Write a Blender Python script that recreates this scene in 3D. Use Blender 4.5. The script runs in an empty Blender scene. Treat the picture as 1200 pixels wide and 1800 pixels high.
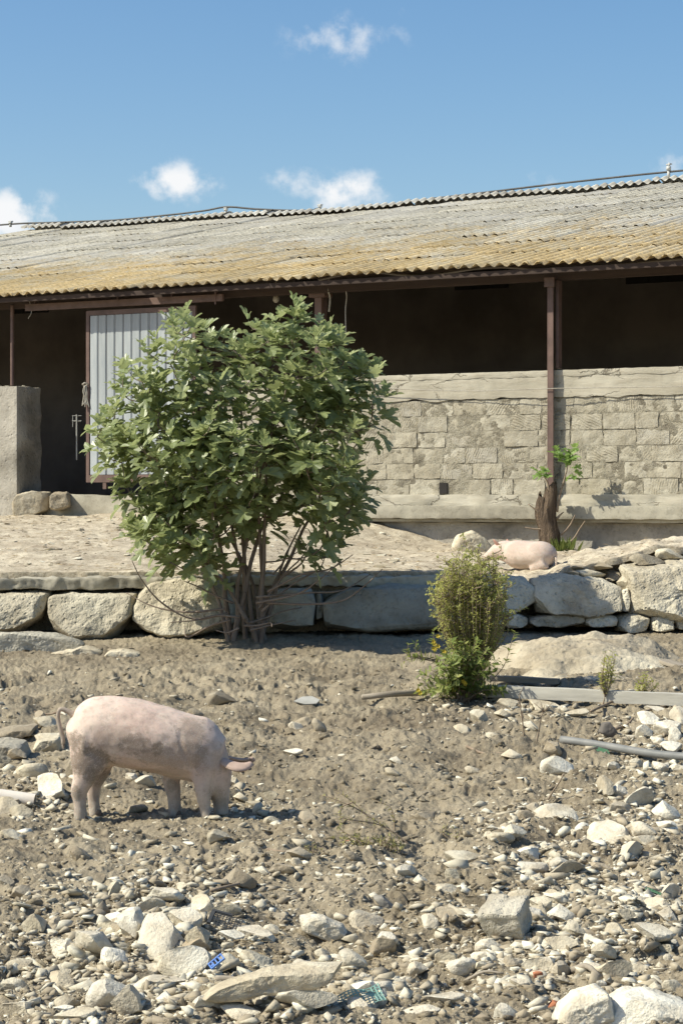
import bpy, bmesh, math, random
import numpy as np
from mathutils import Vector, Matrix, Euler

R = math.radians
rng = random.Random(7)
npr = np.random.RandomState(11)
scene = bpy.context.scene
COL = scene.collection

# ------------------------------------------------------------------ camera
F = 3900.0            # focal length in photo pixels (1200 x 1800)
HOR = 880.0           # image row of the horizon
CAMZ = 2.0
cam_d = bpy.data.cameras.new("camera")
cam = bpy.data.objects.new("camera", cam_d); COL.objects.link(cam)
cam.location = (0, 0, CAMZ); cam.rotation_euler = (R(90), 0, 0)
cam_d.sensor_fit = 'VERTICAL'; cam_d.sensor_height = 36.0; cam_d.sensor_width = 24.0
cam_d.lens = F / 1800.0 * 36.0
cam_d.shift_y = -20.0 / 1800.0
cam_d.clip_start = 0.1; cam_d.clip_end = 3000.0
scene.camera = cam

# ------------------------------------------------------------------ light
SUN_EL = 45.0
LX, LY = 1.0, 0.20                     # horizontal direction the light travels
_h = math.hypot(LX, LY)
light_dir = Vector((LX / _h * math.cos(R(SUN_EL)), LY / _h * math.cos(R(SUN_EL)), -math.sin(R(SUN_EL))))
sun_d = bpy.data.lights.new("sun", 'SUN'); sun = bpy.data.objects.new("sun", sun_d); COL.objects.link(sun)
sun_d.energy = 5.0; sun_d.angle = R(0.53); sun_d.color = (1.0, 0.95, 0.79)
sun.rotation_euler = light_dir.to_track_quat('-Z', 'Y').to_euler()
sun.location = (-20, -2, 25)

world = bpy.data.worlds.new("World"); scene.world = world; world.use_nodes = True
scene.view_settings.view_transform = 'Standard'; scene.view_settings.look = 'None'
scene.view_settings.exposure = 0.34; scene.view_settings.gamma = 1.0
scene.view_settings.use_curve_mapping = False
scene.cycles.max_bounces = 6; scene.cycles.diffuse_bounces = 2; scene.cycles.glossy_bounces = 2; scene.cycles.transmission_bounces = 3; scene.cycles.transparent_max_bounces = 4; scene.cycles.adaptive_threshold = 0.02; scene.cycles.caustics_reflective = False; scene.cycles.caustics_refractive = False


def build_world():
    nt = world.node_tree; N = nt.nodes; L = nt.links; N.clear()
    out = N.new('ShaderNodeOutputWorld')
    bg = N.new('ShaderNodeBackground'); bg.inputs['Strength'].default_value = 0.112
    sky = N.new('ShaderNodeTexSky'); sky.sky_type = 'NISHITA'; sky.sun_disc = False
    sky.sun_elevation = R(SUN_EL); sky.sun_rotation = math.atan2(-LX, -LY) % (2 * math.pi)
    sky.altitude = 200; sky.air_density = 1.0; sky.dust_density = 1.3; sky.ozone_density = 1.2
    tc = N.new('ShaderNodeTexCoord')
    sep = N.new('ShaderNodeSeparateXYZ'); L.new(tc.outputs['Generated'], sep.inputs[0])

    def m(op, a, b=None, c=None):
        n = N.new('ShaderNodeMath'); n.operation = op
        for i, v in enumerate((a, b, c)):
            if v is None: continue
            if isinstance(v, (int, float)): n.inputs[i].default_value = v
            else: L.new(v, n.inputs[i])
        return n.outputs[0]
    az = m('ARCTAN2', sep.outputs[0], sep.outputs[1]); el = m('ARCSINE', sep.outputs[2])
    cmb = N.new('ShaderNodeCombineXYZ'); L.new(az, cmb.inputs[0]); L.new(el, cmb.inputs[1])
    n1 = N.new('ShaderNodeTexNoise'); n1.inputs['Scale'].default_value = 62; n1.inputs['Detail'].default_value = 5; n1.inputs['Roughness'].default_value = .58
    L.new(tc.outputs['Generated'], n1.inputs['Vector'])
    # clouds: azimuth, elevation, half width, half height (radians), density
    f = lambda px, py, w, h, d: (math.atan((px - 600) / F), math.atan((HOR - py) / F), w / F, h / F, d)
    clouds = [f(312, 322, 78, 36, .92), f(604, 336, 74, 40, .92), f(528, 314, 66, 30, .60), f(10, 384, 92, 48, .95),
              f(600, 64, 92, 50, .54), f(680, 40, 40, 60, .40), f(1215, 300, 70, 36, .62), f(930, 326, 70, 24, .42),
              (-.42, .15, .05, .018, 1.), (.42, .13, .04, .015, .9), (1.1, .22, .07, .02, .9), (-1.2, .25, .07, .025, .8), (2.5, .22, .1, .03, .9), (-2.4, .3, .08, .03, .8)]
    total = None
    for a0, e0, ra, re_, d in clouds:
        v = N.new('ShaderNodeVectorMath'); v.operation = 'MULTIPLY_ADD'; L.new(cmb.outputs[0], v.inputs[0])
        v.inputs[1].default_value = (1 / ra, 1 / re_, 0); v.inputs[2].default_value = (-a0 / ra, -e0 / re_, 0)
        q = N.new('ShaderNodeVectorMath'); q.operation = 'DOT_PRODUCT'; L.new(v.outputs[0], q.inputs[0]); L.new(v.outputs[0], q.inputs[1])
        k = m('MULTIPLY_ADD', q.outputs['Value'], -d * .5, d)
        total = k if total is None else m('MAXIMUM', total, k)
    shape = m('MULTIPLY_ADD', m('SUBTRACT', n1.outputs['Fac'], .5), 2.3, total)
    mr = N.new('ShaderNodeMapRange'); mr.interpolation_type = 'SMOOTHSTEP'; mr.inputs['From Min'].default_value = .36; mr.inputs['From Max'].default_value = 1.08
    L.new(shape, mr.inputs['Value'])
    fade = m('MINIMUM', m('MAXIMUM', m('MULTIPLY', total, 1.15), 0.0), 1.0)
    total = m('MULTIPLY', mr.outputs[0], fade)
    hs = N.new('ShaderNodeHueSaturation'); hs.inputs['Saturation'].default_value = 1.28
    L.new(sky.outputs[0], hs.inputs['Color'])
    mix = N.new('ShaderNodeMix'); mix.data_type = 'RGBA'
    L.new(total, mix.inputs['Factor']); L.new(hs.outputs[0], mix.inputs['A'])
    mix.inputs['B'].default_value = (6.6, 6.7, 6.8, 1)
    L.new(mix.outputs['Result'], bg.inputs['Color']); L.new(bg.outputs[0], out.inputs['Surface'])
build_world()

# ------------------------------------------------------------------ noise (numpy)
_P = npr.permutation(256); _P = np.concatenate([_P, _P, _P])
_G3 = npr.normal(size=(256, 3)); _G3 /= np.linalg.norm(_G3, axis=1)[:, None]

def pn3(x, y, z):
    x = np.asarray(x, float); y = np.asarray(y, float) + 0 * x; z = np.asarray(z, float) + 0 * x
    xi = np.floor(x).astype(int); yi = np.floor(y).astype(int); zi = np.floor(z).astype(int)
    fx, fy, fz = x - xi, y - yi, z - zi
    s = lambda t: t * t * t * (t * (6 * t - 15) + 10)
    u, v, w = s(fx), s(fy), s(fz)
    def g(dx, dy, dz):
        h = _P[(_P[(_P[(xi + dx) & 255] + yi + dy) & 255] + zi + dz) & 255]
        G = _G3[h]
        return G[..., 0] * (fx - dx) + G[..., 1] * (fy - dy) + G[..., 2] * (fz - dz)
    l = lambda a, b, t: a + (b - a) * t
    return 1.5 * l(l(l(g(0,0,0), g(1,0,0), u), l(g(0,1,0), g(1,1,0), u), v),
                   l(l(g(0,0,1), g(1,0,1), u), l(g(0,1,1), g(1,1,1), u), v), w)

def fbm(x, y, z=0.0, oct=4, gain=0.5):
    a, s, f = 1.0, 0.0, 1.0
    for i in range(oct):
        s = s + a * pn3(x * f + 7.3 * i, y * f + 3.1 * i, np.asarray(z) * f + 1.7 * i); a *= gain; f *= 2.03
    return s

def sstep(a, b, x):
    t = np.clip((np.asarray(x, float) - a) / (b - a), 0, 1); return t * t * (3 - 2 * t)

# ------------------------------------------------------------------ places
def P(px, py, Y):
    return Vector(((px - 600) / F * Y, Y, CAMZ + (HOR - py) / F * Y))

def base_z(x, y):
    y = np.asarray(y, float)
    z = 0.072 * np.clip(y - 14.0, 0, 8.6) + 0.03 * np.clip(y - 22.6, 0, 12)
    z = z + 0.02 * np.clip(np.asarray(x, float) - 0.5, 0, 3) * sstep(10, 13, y)
    return z

def base_s(x, y):
    z = 0.072 * min(max(y - 14.0, 0), 8.6) + 0.03 * min(max(y - 22.6, 0), 12)
    t = min(max((y - 10) / 3.0, 0), 1); return z + 0.02 * min(max(x - 0.5, 0), 3) * t * t * (3 - 2 * t)

def gp(px, py):
    """the point of the yard seen at a pixel of the photograph"""
    lo, hi = 6.0, 30.0
    for _ in range(50):
        Y = (lo + hi) / 2; x = (px - 600) / F * Y
        row = HOR + (CAMZ - base_s(x, Y)) * F / Y
        if row > py: lo = Y
        else: hi = Y
    return Vector(((px - 600) / F * Y, Y, base_s((px - 600) / F * Y, Y)))

PIG = Vector(((60 + 560 / 2.857 - 600) / F * 13.9, 13.9, 0))

def ground_z(x, y):
    x = np.asarray(x, float); y = np.asarray(y, float)
    z = base_z(x, y)
    near = 1 - sstep(24, 30, np.abs(y - 10)) ; near = near * (1 - sstep(9, 14, np.abs(x)))
    dp = np.hypot((x - PIG.x) / 0.85, (y - PIG.y) / 0.42)
    calm = 0.35 + 0.65 * sstep(0.6, 1.5, dp)
    path = np.exp(-(((x - .35) / 0.55) ** 2 + ((y - 14.9) / 1.1) ** 2))         # smooth dusty hollow
    rough = 1 - 0.75 * path
    flat = 1 - 0.6 * sstep(19.6, 21, y)
    z = z + near * calm * (0.07 * fbm(x * .8, y * .8, 3.3, 2) * flat)
    m1 = fbm(x * 3.1, y * 2.6, 9.1, 2)
    z = z + near * calm * rough * flat * 0.055 * m1
    amp = 0.5 + 0.9 * sstep(-.4, .5, fbm(x * .9 + 5, y * .9, 1.0, 2))
    wx = x + .09 * pn3(x * 4.1, y * 4.1, 11.0) + .03 * pn3(x * 13, y * 13, 12.0); wy = y + .09 * pn3(x * 4.1, y * 4.1, 15.0) + .03 * pn3(x * 13, y * 13, 16.0)
    c1 = .75 * fbm(wx * 5.5, wy * 5.0, 2.2, 3, .5) + .6 * (1 - 2 * np.abs(fbm(wx * 8.5, wy * 7.0, 4.2, 2, .5)))
    z = z + near * calm * rough * flat * amp * 0.032 * c1
    z = z + near * (0.45 + 0.55 * rough) * (0.007 + .009 * amp) * (1 - 2 * np.abs(pn3(wx * 17, wy * 17, 5.5)))
    z = z + near * 0.010 * pn3(x * 44, y * 44, 8.5)
    return z

TH = math.atan(F / 7000.0); CT, ST = math.cos(TH), math.sin(TH)
B0Y = 31.2
def bl(px, py, yb):
    """photo pixel -> barn coordinates (u along the front, height) on the plane yb behind the front wall"""
    t = (px - 600) / F; p = B0Y * CT + yb
    Y = p / (CT + ST * t); X = t * Y
    return CT * X - ST * (Y - B0Y), CAMZ + (HOR - py) / F * Y
def b2w(u, yb, z):
    return Vector((CT * u + ST * yb, B0Y - ST * u + CT * yb, z))

# ------------------------------------------------------------------ mesh helpers
def new_mesh(name, V, Fc, smooth=False):
    V = np.asarray(V, dtype=np.float32).reshape(-1, 3)
    me = bpy.data.meshes.new(name)
    if isinstance(Fc, np.ndarray):
        k = Fc.shape[1]; n = len(Fc)
        me.vertices.add(len(V)); me.vertices.foreach_set('co', V.ravel())
        me.loops.add(n * k); me.loops.foreach_set('vertex_index', Fc.astype(np.int32).ravel())
        me.polygons.add(n); me.polygons.foreach_set('loop_start', np.arange(0, n * k, k, dtype=np.int32))
        me.polygons.foreach_set('loop_total', np.full(n, k, dtype=np.int32))
        me.update(calc_edges=True)
    else:
        me.from_pydata([tuple(map(float, v)) for v in V], [], Fc)
    if smooth: me.polygons.foreach_set('use_smooth', np.ones(len(me.polygons), dtype=bool))
    me.update(); return me

def link(name, me, mat=None, parent=None, loc=None, rot=None, scale=None):
    o = bpy.data.objects.new(name, me)
    if mat is not None and me is not None and not me.materials: me.materials.append(mat)
    COL.objects.link(o)
    if parent is not None: o.parent = parent
    if loc is not None: o.location = loc
    if rot is not None: o.rotation_euler = rot
    if scale is not None: o.scale = scale
    return o

def tag(o, label=None, cat=None, group=None, kind=None):
    if label: o['label'] = label
    if cat: o['category'] = cat
    if group: o['group'] = group
    if kind: o['kind'] = kind
    return o

def empty(name, loc=(0, 0, 0), rz=0.0):
    o = bpy.data.objects.new(name, None); COL.objects.link(o)
    o.location = loc; o.rotation_euler = (0, 0, rz); o.empty_display_size = 0.1
    return o

class MB:
    def __init__(s): s.v = []; s.f = []; s.n = 0; s.r = []
    def add(s, V, Fc, r=None):
        V = np.asarray(V, float).reshape(-1, 3)
        s.v.append(V); s.f += [tuple(i + s.n for i in f) for f in Fc]; s.n += len(V)
        if r is not None: s.r += [r] * len(Fc)
        return s
    def box(s, x0, x1, y0, y1, z0, z1):
        V = [(x, y, z) for x in (x0, x1) for y in (y0, y1) for z in (z0, z1)]
        return s.add(V, [(0,1,3,2), (4,6,7,5), (0,4,5,1), (2,3,7,6), (0,2,6,4), (1,5,7,3)])
    def tube(s, pts, rad, n=8, cap=True):
        V, Fc = tube(pts, rad, n, cap); return s.add(V, Fc)
    def mesh(s, name, smooth=False, off=None):
        V = np.concatenate(s.v) if s.v else np.zeros((0, 3))
        if off is not None: V = V - np.array(off)[None]
        me = new_mesh(name, V, s.f, smooth)
        if s.r:
            a = me.attributes.new('rnd', 'FLOAT', 'FACE'); a.data.foreach_set('value', np.array(s.r, dtype=np.float32))
        return me

def tube(pts, rad, n=8, cap=True):
    pts = [Vector(p) for p in pts]
    if isinstance(rad, (int, float)): rad = [rad] * len(pts)
    V, Fc = [], []
    T = []
    for i in range(len(pts)):
        a = pts[max(i - 1, 0)]; b = pts[min(i + 1, len(pts) - 1)]
        d = b - a; T.append(d.normalized() if d.length > 1e-9 else Vector((0, 0, 1)))
    up = Vector((0, 0, 1)) if abs(T[0].z) < .9 else Vector((1, 0, 0))
    nrm = (up - T[0] * up.dot(T[0])).normalized()
    for i, p in enumerate(pts):
        nrm = nrm - T[i] * nrm.dot(T[i])
        nrm = nrm.normalized() if nrm.length > 1e-6 else T[i].orthogonal().normalized()
        bi = T[i].cross(nrm)
        for k in range(n):
            a = 2 * math.pi * k / n
            V.append(p + (nrm * math.cos(a) + bi * math.sin(a)) * rad[i])
    for i in range(len(pts) - 1):
        for k in range(n):
            a, b = i * n + k, i * n + (k + 1) % n
            Fc.append((a, b, b + n, a + n))
    if cap:
        Fc.append(tuple(range(n - 1, -1, -1))); m = (len(pts) - 1) * n
        Fc.append(tuple(range(m, m + n)))
    return [tuple(v) for v in V], Fc

def spline(pts, k=6):
    """Catmull-Rom through points"""
    pts = [Vector(p) for p in pts]
    if len(pts) < 3: return pts
    q = [pts[0] * 2 - pts[1]] + pts + [pts[-1] * 2 - pts[-2]]; out = []
    for i in range(1, len(q) - 2):
        for j in range(k):
            t = j / k
            out.append(0.5 * ((2 * q[i]) + (q[i+1] - q[i-1]) * t + (2*q[i-1] - 5*q[i] + 4*q[i+1] - q[i+2]) * t*t + (3*q[i] - q[i-1] - 3*q[i+1] + q[i+2]) * t**3))
    out.append(pts[-1]); return out

def sharp(me, ang=35):
    me.polygons.foreach_set('use_smooth', np.ones(len(me.polygons), dtype=bool))
    me.set_sharp_from_angle(angle=R(ang))

# rounded, worn box (a grid on every side) in local coordinates
def worn_box(sx, sy, sz, div=(6, 3, 3), rnd=0.02, amp=0.01, freq=6.0, seed=0.0):
    bm = bmesh.new(); bmesh.ops.create_cube(bm, size=2.0)
    ex = [e for e in bm.edges if abs(e.verts[0].co.x - e.verts[1].co.x) > 1]
    ey = [e for e in bm.edges if abs(e.verts[0].co.y - e.verts[1].co.y) > 1]
    bmesh.ops.subdivide_edges(bm, edges=ex, cuts=div[0], use_grid_fill=True)
    ey = [e for e in bm.edges if abs(e.verts[0].co.y - e.verts[1].co.y) > 1]
    bmesh.ops.subdivide_edges(bm, edges=ey, cuts=div[1], use_grid_fill=True)
    ez = [e for e in bm.edges if abs(e.verts[0].co.z - e.verts[1].co.z) > 1]
    bmesh.ops.subdivide_edges(bm, edges=ez, cuts=div[2], use_grid_fill=True)
    V = np.array([v.co[:] for v in bm.verts])
    S = np.array([sx, sy, sz]) / 2
    W = V * S
    r = min(rnd, S.min() * .9)
    C = np.clip(W, -(S - r), S - r); D = W - C; ln = np.linalg.norm(D, axis=1)[:, None]
    W = np.where(ln > 1e-9, C + D / np.maximum(ln, 1e-9) * r, W)
    n = W / np.maximum(np.linalg.norm(W / S, axis=1)[:, None], 1e-6) / S
    n /= np.maximum(np.linalg.norm(n, axis=1)[:, None], 1e-6)
    d = fbm(W[:, 0] * freq + seed * 13.7, W[:, 1] * freq + seed * 5.1, W[:, 2] * freq + seed, 3)
    W = W + n * (d * amp)[:, None]
    Fc = [tuple(v.index for v in f.verts) for f in bm.faces]
    bm.free(); return W, Fc

# angular stone from a ball cut by planes
def rock_mesh(name, seed, sub=3, cuts=11, amp=0.05):
    r = np.random.RandomState(seed)
    bm = bmesh.new(); bmesh.ops.create_icosphere(bm, subdivisions=sub, radius=1.0)
    V = np.array([v.co[:] for v in bm.verts]); Fc = [tuple(v.index for v in f.verts) for f in bm.faces]; bm.free()
    V = V * (1 + 0.18 * fbm(V[:, 0] * 1.1 + seed, V[:, 1] * 1.1, V[:, 2] * 1.1, 2))[:, None]
    for _ in range(cuts):
        n = r.normal(size=3); n /= np.linalg.norm(n); d = r.uniform(.36, .84)
        h = V @ n - d; V = V - np.maximum(h, 0)[:, None] * n[None] * .96
    nn = V / np.linalg.norm(V, axis=1)[:, None]
    V = V + nn * (amp * fbm(V[:, 0] * 3 + seed * 2.1, V[:, 1] * 3, V[:, 2] * 3, 3))[:, None]
    V = V / np.abs(V).max(axis=0)[None]
    me = new_mesh(name, V, Fc)
    sharp(me, 32) if sub >= 3 else None
    return me, V, Fc

# stone with a given outline: polygon in a vertical plane, bulging and roughened, depth d
def outline_stone(poly, depth, p=5.0, amp=0.03, freq=4.0, seed=0, nphi=72, tilt=0.0, round_=0.0):
    poly = np.array(poly, float); c = poly.mean(axis=0); q = poly - c
    Vv = []; rings = [(0.0, -1)] + [(.08 * q, -1) for q in range(1, 9)] + [(.70, -.995), (.78, -.993), (.85, -.99), (.90, -.985), (.94, -.975), (.97, -.955), (.99, -.91), (1.0, -.62), (1.0, -.3), (1, 0.), (1, .4), (.98, .75), (.85, .95), (.5, 1.0), (0.0, 1.0)]
    rad = []
    for k in range(nphi):
        a = 2 * math.pi * k / nphi; d = np.array([math.cos(a), math.sin(a)]); best = 1e9
        for i in range(len(q)):
            A, B = q[i], q[(i + 1) % len(q)]; e = B - A
            den = d[0] * e[1] - d[1] * e[0]
            if abs(den) < 1e-9: continue
            t = (A[0] * e[1] - A[1] * e[0]) / den; s = (A[0] * d[1] - A[1] * d[0]) / den
            if t > 0 and -1e-6 <= s <= 1 + 1e-6: best = min(best, t)
        rad.append(best)
    rad = np.array(rad)
    sm = (np.roll(rad, 1) + np.roll(rad, -1) + 2 * rad) / 4; rad = rad * .5 + sm * .5
    V = []
    for rho, yy in rings:
        for k in range(nphi):
            a = 2 * math.pi * k / nphi
            V.append((c[0] + math.cos(a) * rad[k] * rho, yy * depth / 2, c[1] + math.sin(a) * rad[k] * rho))
    V = np.array(V); cen = np.array([c[0], 0, c[1]])
    nn = (V - cen) / np.array([max(np.ptp(q[:, 0]), .05) / 2, depth / 2, max(np.ptp(q[:, 1]), .05) / 2]); ln = np.linalg.norm(nn, axis=1)[:, None]
    nn = nn / np.maximum(ln, 1e-5)
    n = fbm(V[:, 0] * freq + seed * 3.7, V[:, 1] * freq + seed, V[:, 2] * freq, 5, .55)
    fac = 1 - 1.4 * np.abs(pn3(V[:, 0] * freq * .7 + seed, V[:, 1] * freq * .7 + 4, V[:, 2] * freq * .7))
    fine = fbm(V[:, 0] * freq * 5 + seed, V[:, 1] * freq * 5, V[:, 2] * freq * 5, 3, .6)
    V = V + nn * (amp * n + amp * .8 * fac + amp * .22 * fine)[:, None]
    rr = np.random.RandomState(int(seed * 7 + 3)); hx, hz = max(np.ptp(q[:, 0]), .02) / 2, max(np.ptp(q[:, 1]), .02) / 2
    U = (V - cen) / np.array([hx, depth / 2, hz])
    for _ in range(9):
        m_ = rr.normal(size=3); m_[1] = -abs(m_[1]) * 1.1; m_ /= np.linalg.norm(m_); sup = np.percentile(U @ m_, 99.5)
        h_ = U @ m_ - sup * rr.uniform(.84, .97); U = U - np.maximum(h_, 0)[:, None] * m_[None] * .92
    V = cen + U * np.array([hx, depth / 2, hz]) + nn * (amp * .16 * fine)[:, None]
    V[:, 1] += tilt * (V[:, 2] - c[1])
    Fc = []
    for i in range(len(rings) - 1):
        for k in range(nphi):
            a, b = i * nphi + k, i * nphi + (k + 1) % nphi; Fc.append((a, b, b + nphi, a + nphi))
    return V, Fc

# ------------------------------------------------------------------ materials
def material(name):
    m = bpy.data.materials.new(name); m.use_nodes = True
    nt = m.node_tree; nt.nodes.clear()
    out = nt.nodes.new('ShaderNodeOutputMaterial'); b = nt.nodes.new('ShaderNodeBsdfPrincipled')
    nt.links.new(b.outputs[0], out.inputs['Surface']); return m, nt, b, out

class NT:
    def __init__(s, nt): s.nt = nt; s.N = nt.nodes; s.L = nt.links
    def setin(s, sock, v):
        if v is None: return
        if hasattr(v, 'links') or isinstance(v, bpy.types.NodeSocket): s.L.new(v, sock)
        elif isinstance(v, tuple) and len(v) == 3 and sock.type == 'RGBA': sock.default_value = (*v, 1)
        else: sock.default_value = v
    def coord(s, kind='Object', obj=None, scale=None, rot=None, loc=None):
        t = s.N.new('ShaderNodeTexCoord'); o = t.outputs[kind]
        if obj is not None: t.object = obj
        if scale is None and rot is None and loc is None: return o
        mp = s.N.new('ShaderNodeMapping'); s.L.new(o, mp.inputs['Vector'])
        if scale is not None: mp.inputs['Scale'].default_value = scale
        if rot is not None: s.setin(mp.inputs['Rotation'], rot)
        if loc is not None: s.setin(mp.inputs['Location'], loc)
        return mp.outputs[0]
    def geo(s): return s.N.new('ShaderNodeNewGeometry')
    def noise(s, vec, scale, det=4, rough=.55, dist=0.0, out='Fac'):
        n = s.N.new('ShaderNodeTexNoise'); s.setin(n.inputs['Vector'], vec); n.inputs['Scale'].default_value = scale
        n.inputs['Detail'].default_value = det; n.inputs['Roughness'].default_value = rough; n.inputs['Distortion'].default_value = dist
        return n.outputs[out]
    def voro(s, vec, scale, feature='F1', out='Distance'):
        n = s.N.new('ShaderNodeTexVoronoi'); n.feature = feature; s.setin(n.inputs['Vector'], vec); n.inputs['Scale'].default_value = scale
        return n.outputs[out]
    def math(s, op, a, b=None, clamp=False):
        n = s.N.new('ShaderNodeMath'); n.operation = op; n.use_clamp = clamp
        s.setin(n.inputs[0], a); s.setin(n.inputs[1], b); return n.outputs[0]
    def ramp(s, fac, stops):
        n = s.N.new('ShaderNodeValToRGB'); s.setin(n.inputs[0], fac); e = n.color_ramp.elements
        while len(e) > len(stops): e.remove(e[-1])
        while len(e) < len(stops): e.new(1.0)
        for i, (p, c) in enumerate(stops):
            e[i].position = p; e[i].color = (c, c, c, 1) if isinstance(c, (int, float)) else (*c, 1)
        return n.outputs[0]
    def mix(s, fac, a, b, blend='MIX'):
        n = s.N.new('ShaderNodeMix'); n.data_type = 'RGBA'; n.blend_type = blend
        s.setin(n.inputs['Factor'], fac); s.setin(n.inputs['A'], a); s.setin(n.inputs['B'], b); return n.outputs['Result']
    def bump(s, h, strength=.4, dist=.01, normal=None):
        n = s.N.new('ShaderNodeBump'); n.inputs['Strength'].default_value = strength; n.inputs['Distance'].default_value = dist
        s.setin(n.inputs['Height'], h); s.setin(n.inputs['Normal'], normal); return n.outputs[0]
    def rand(s): return s.N.new('ShaderNodeObjectInfo').outputs['Random']
    def comb(s, x, y, z):
        n = s.N.new('ShaderNodeCombineXYZ'); s.setin(n.inputs[0], x); s.setin(n.inputs[1], y); s.setin(n.inputs[2], z); return n.outputs[0]
    def sep(s, v):
        n = s.N.new('ShaderNodeSeparateXYZ'); s.setin(n.inputs[0], v); return n.outputs
    def vadd(s, a, b):
        n = s.N.new('ShaderNodeVectorMath'); n.operation = 'ADD'; s.setin(n.inputs[0], a); s.setin(n.inputs[1], b); return n.outputs[0]

def stone_mat(name, c_hi, c_mid, c_lo, scale=6.0, bump=.5, bdist=.012, rough=.9, pits=True, world=True, rnd=.25, dirt=0.0):
    m, nt, b, out = material(name); T = NT(nt)
    geo = T.geo(); vec = geo.outputs['Position'] if world else T.coord('Object')
    r = T.rand(); vec = T.vadd(vec, T.comb(T.math('MULTIPLY', r, 31.0), T.math('MULTIPLY', r, 17.0), 0.0))
    n1 = T.noise(vec, scale, 5, .64, .3); n2 = T.noise(vec, scale * 7, 3, .65); n3 = T.noise(vec, scale * .35, 2, .5)
    col = T.mix(T.ramp(n1, [(.34, 0), (.66, 1)]), c_lo, c_mid)
    col = T.mix(T.ramp(n3, [(.42, 0), (.66, .8)]), col, c_hi)
    col = T.mix(T.math('MULTIPLY', T.ramp(n2, [(.52, 0), (.72, 1)]), .35), col, tuple(x * .55 for x in c_lo))
    if dirt: col = T.mix(T.math('MULTIPLY', T.ramp(T.noise(vec, scale * .8, 4, .7, .8), [(.47, 0), (.60, 1)]), dirt), col, (.27, .22, .155)); col = T.mix(T.math('MULTIPLY', T.math('FRACT', T.math('MULTIPLY', r, 5.7)), .35), col, (.46, .37, .25))
    val = T.math('ADD', T.math('MULTIPLY', r, rnd), 1 - rnd / 2)
    hs = T.N.new('ShaderNodeHueSaturation'); T.setin(hs.inputs['Value'], val); T.setin(hs.inputs['Color'], col)
    T.setin(b.inputs['Base Color'], hs.outputs[0]); b.inputs['Roughness'].default_value = rough
    b.inputs['Specular IOR Level'].default_value = .25
    h = T.math('ADD', T.math('MULTIPLY', n1, 1.0), T.math('MULTIPLY', n2, .45))
    if pits:
        v = T.voro(vec, scale * 5); h = T.math('ADD', h, T.math('MULTIPLY', T.ramp(v, [(.0, 0), (.28, 1)]), .35))
    T.setin(b.inputs['Normal'], T.bump(h, bump, bdist)); return m

def plain_mat(name, c, c2=None, scale=8, rough=.6, bump=.15, bdist=.004, metal=0.0, stretch=(1, 1, 1), spec=.3):
    m, nt, b, out = material(name); T = NT(nt)
    vec = T.coord('Object', scale=stretch); n = T.noise(vec, scale, 5, .6)
    T.setin(b.inputs['Base Color'], T.mix(T.ramp(n, [(.35, 0), (.68, 1)]), c, c2 or tuple(x * .6 for x in c)))
    b.inputs['Roughness'].default_value = rough; b.inputs['Metallic'].default_value = metal; b.inputs['Specular IOR Level'].default_value = spec
    T.setin(b.inputs['Normal'], T.bump(T.noise(vec, scale * 4, 4, .6), bump, bdist)); return m

M = {}
M['white'] = stone_mat('limestone_white', (.82, .79, .68), (.74, .69, .56), (.52, .46, .35), 10, .7, .024, .9, False, True, .28, .35)
M['cream'] = stone_mat('limestone_cream', (.68, .63, .50), (.56, .505, .38), (.36, .31, .22), 10, .7, .024, .9, False, True, .34, .45)
M['brown'] = stone_mat('stone_dusty_brown', (.44, .39, .30), (.33, .285, .21), (.20, .168, .118), 10, .7, .024, .9, False, True, .34, .65)
M['boulder'] = stone_mat('boulder', (.66, .61, .48), (.52, .465, .355), (.29, .25, .18), 3.2, .9, .06)
M['boulder_grey'] = stone_mat('boulder_grey', (.48, .45, .37), (.38, .35, .28), (.22, .195, .15), 3.0, .8, .045)
M['concrete'] = stone_mat('old_concrete', (.46, .43, .345), (.37, .34, .27), (.21, .19, .148), 3.2, .45, .012)
M['concrete_grey'] = stone_mat('grey_concrete', (.42, .39, .335), (.31, .285, .24), (.16, .145, .12), 2.6, .8, .03)
M['mortar'] = stone_mat('mortar', (.42, .385, .30), (.32, .29, .22), (.18, .158, .118), 9, 1.0, .04)
M['brick'] = plain_mat('red_brick', (.42, .17, .085), (.30, .12, .07), 20, .9, .4, .006)
M['steel'] = plain_mat('brown_painted_steel', (.17, .11, .092), (.11, .072, .06), 5, .55, .15, .003)
M['beam'] = plain_mat('brown_beam', (.062, .042, .033), (.042, .028, .022), 4, .8, .3, .006, stretch=(.25, 3, 3))
M['galv'] = plain_mat('pale_tube', (.5, .5, .47), (.38, .37, .35), 6, .45, .05, .002)
M['blackplastic'] = plain_mat('black_plastic', (.045, .047, .05), (.08, .08, .078), 6, .5, .1, .002)
M['greyhose'] = plain_mat('grey_plastic_pipe', (.155, .16, .155), (.24, .235, .22), 7, .55, .15, .002)
M['whitepvc'] = plain_mat('white_plastic_pipe', (.72, .66, .58), (.62, .55, .47), 6, .45, .1, .002)
M['blue'] = plain_mat('blue_plastic', (.05, .17, .52), (.08, .22, .55), 9, .4, .05, .001)
M['green'] = plain_mat('faded_green_plastic', (.22, .42, .36), (.34, .5, .44), 9, .6, .1, .001)
M['darkgreen'] = plain_mat('green_plastic', (.07, .17, .09), (.14, .26, .15), 12, .5, .1, .001)
M['rope'] = plain_mat('pale_rope', (.45, .42, .36), (.32, .29, .24), 40, .95, .4, .003)
M['cable'] = plain_mat('cable', (.12, .105, .095), (.17, .15, .13), 8, .6, .05, .001)
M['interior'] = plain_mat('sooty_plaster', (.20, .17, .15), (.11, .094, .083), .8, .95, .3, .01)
M['vent'] = plain_mat('dark_vent', (.03, .026, .024), (.02, .018, .016), 3, .8, .1, .002)
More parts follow.
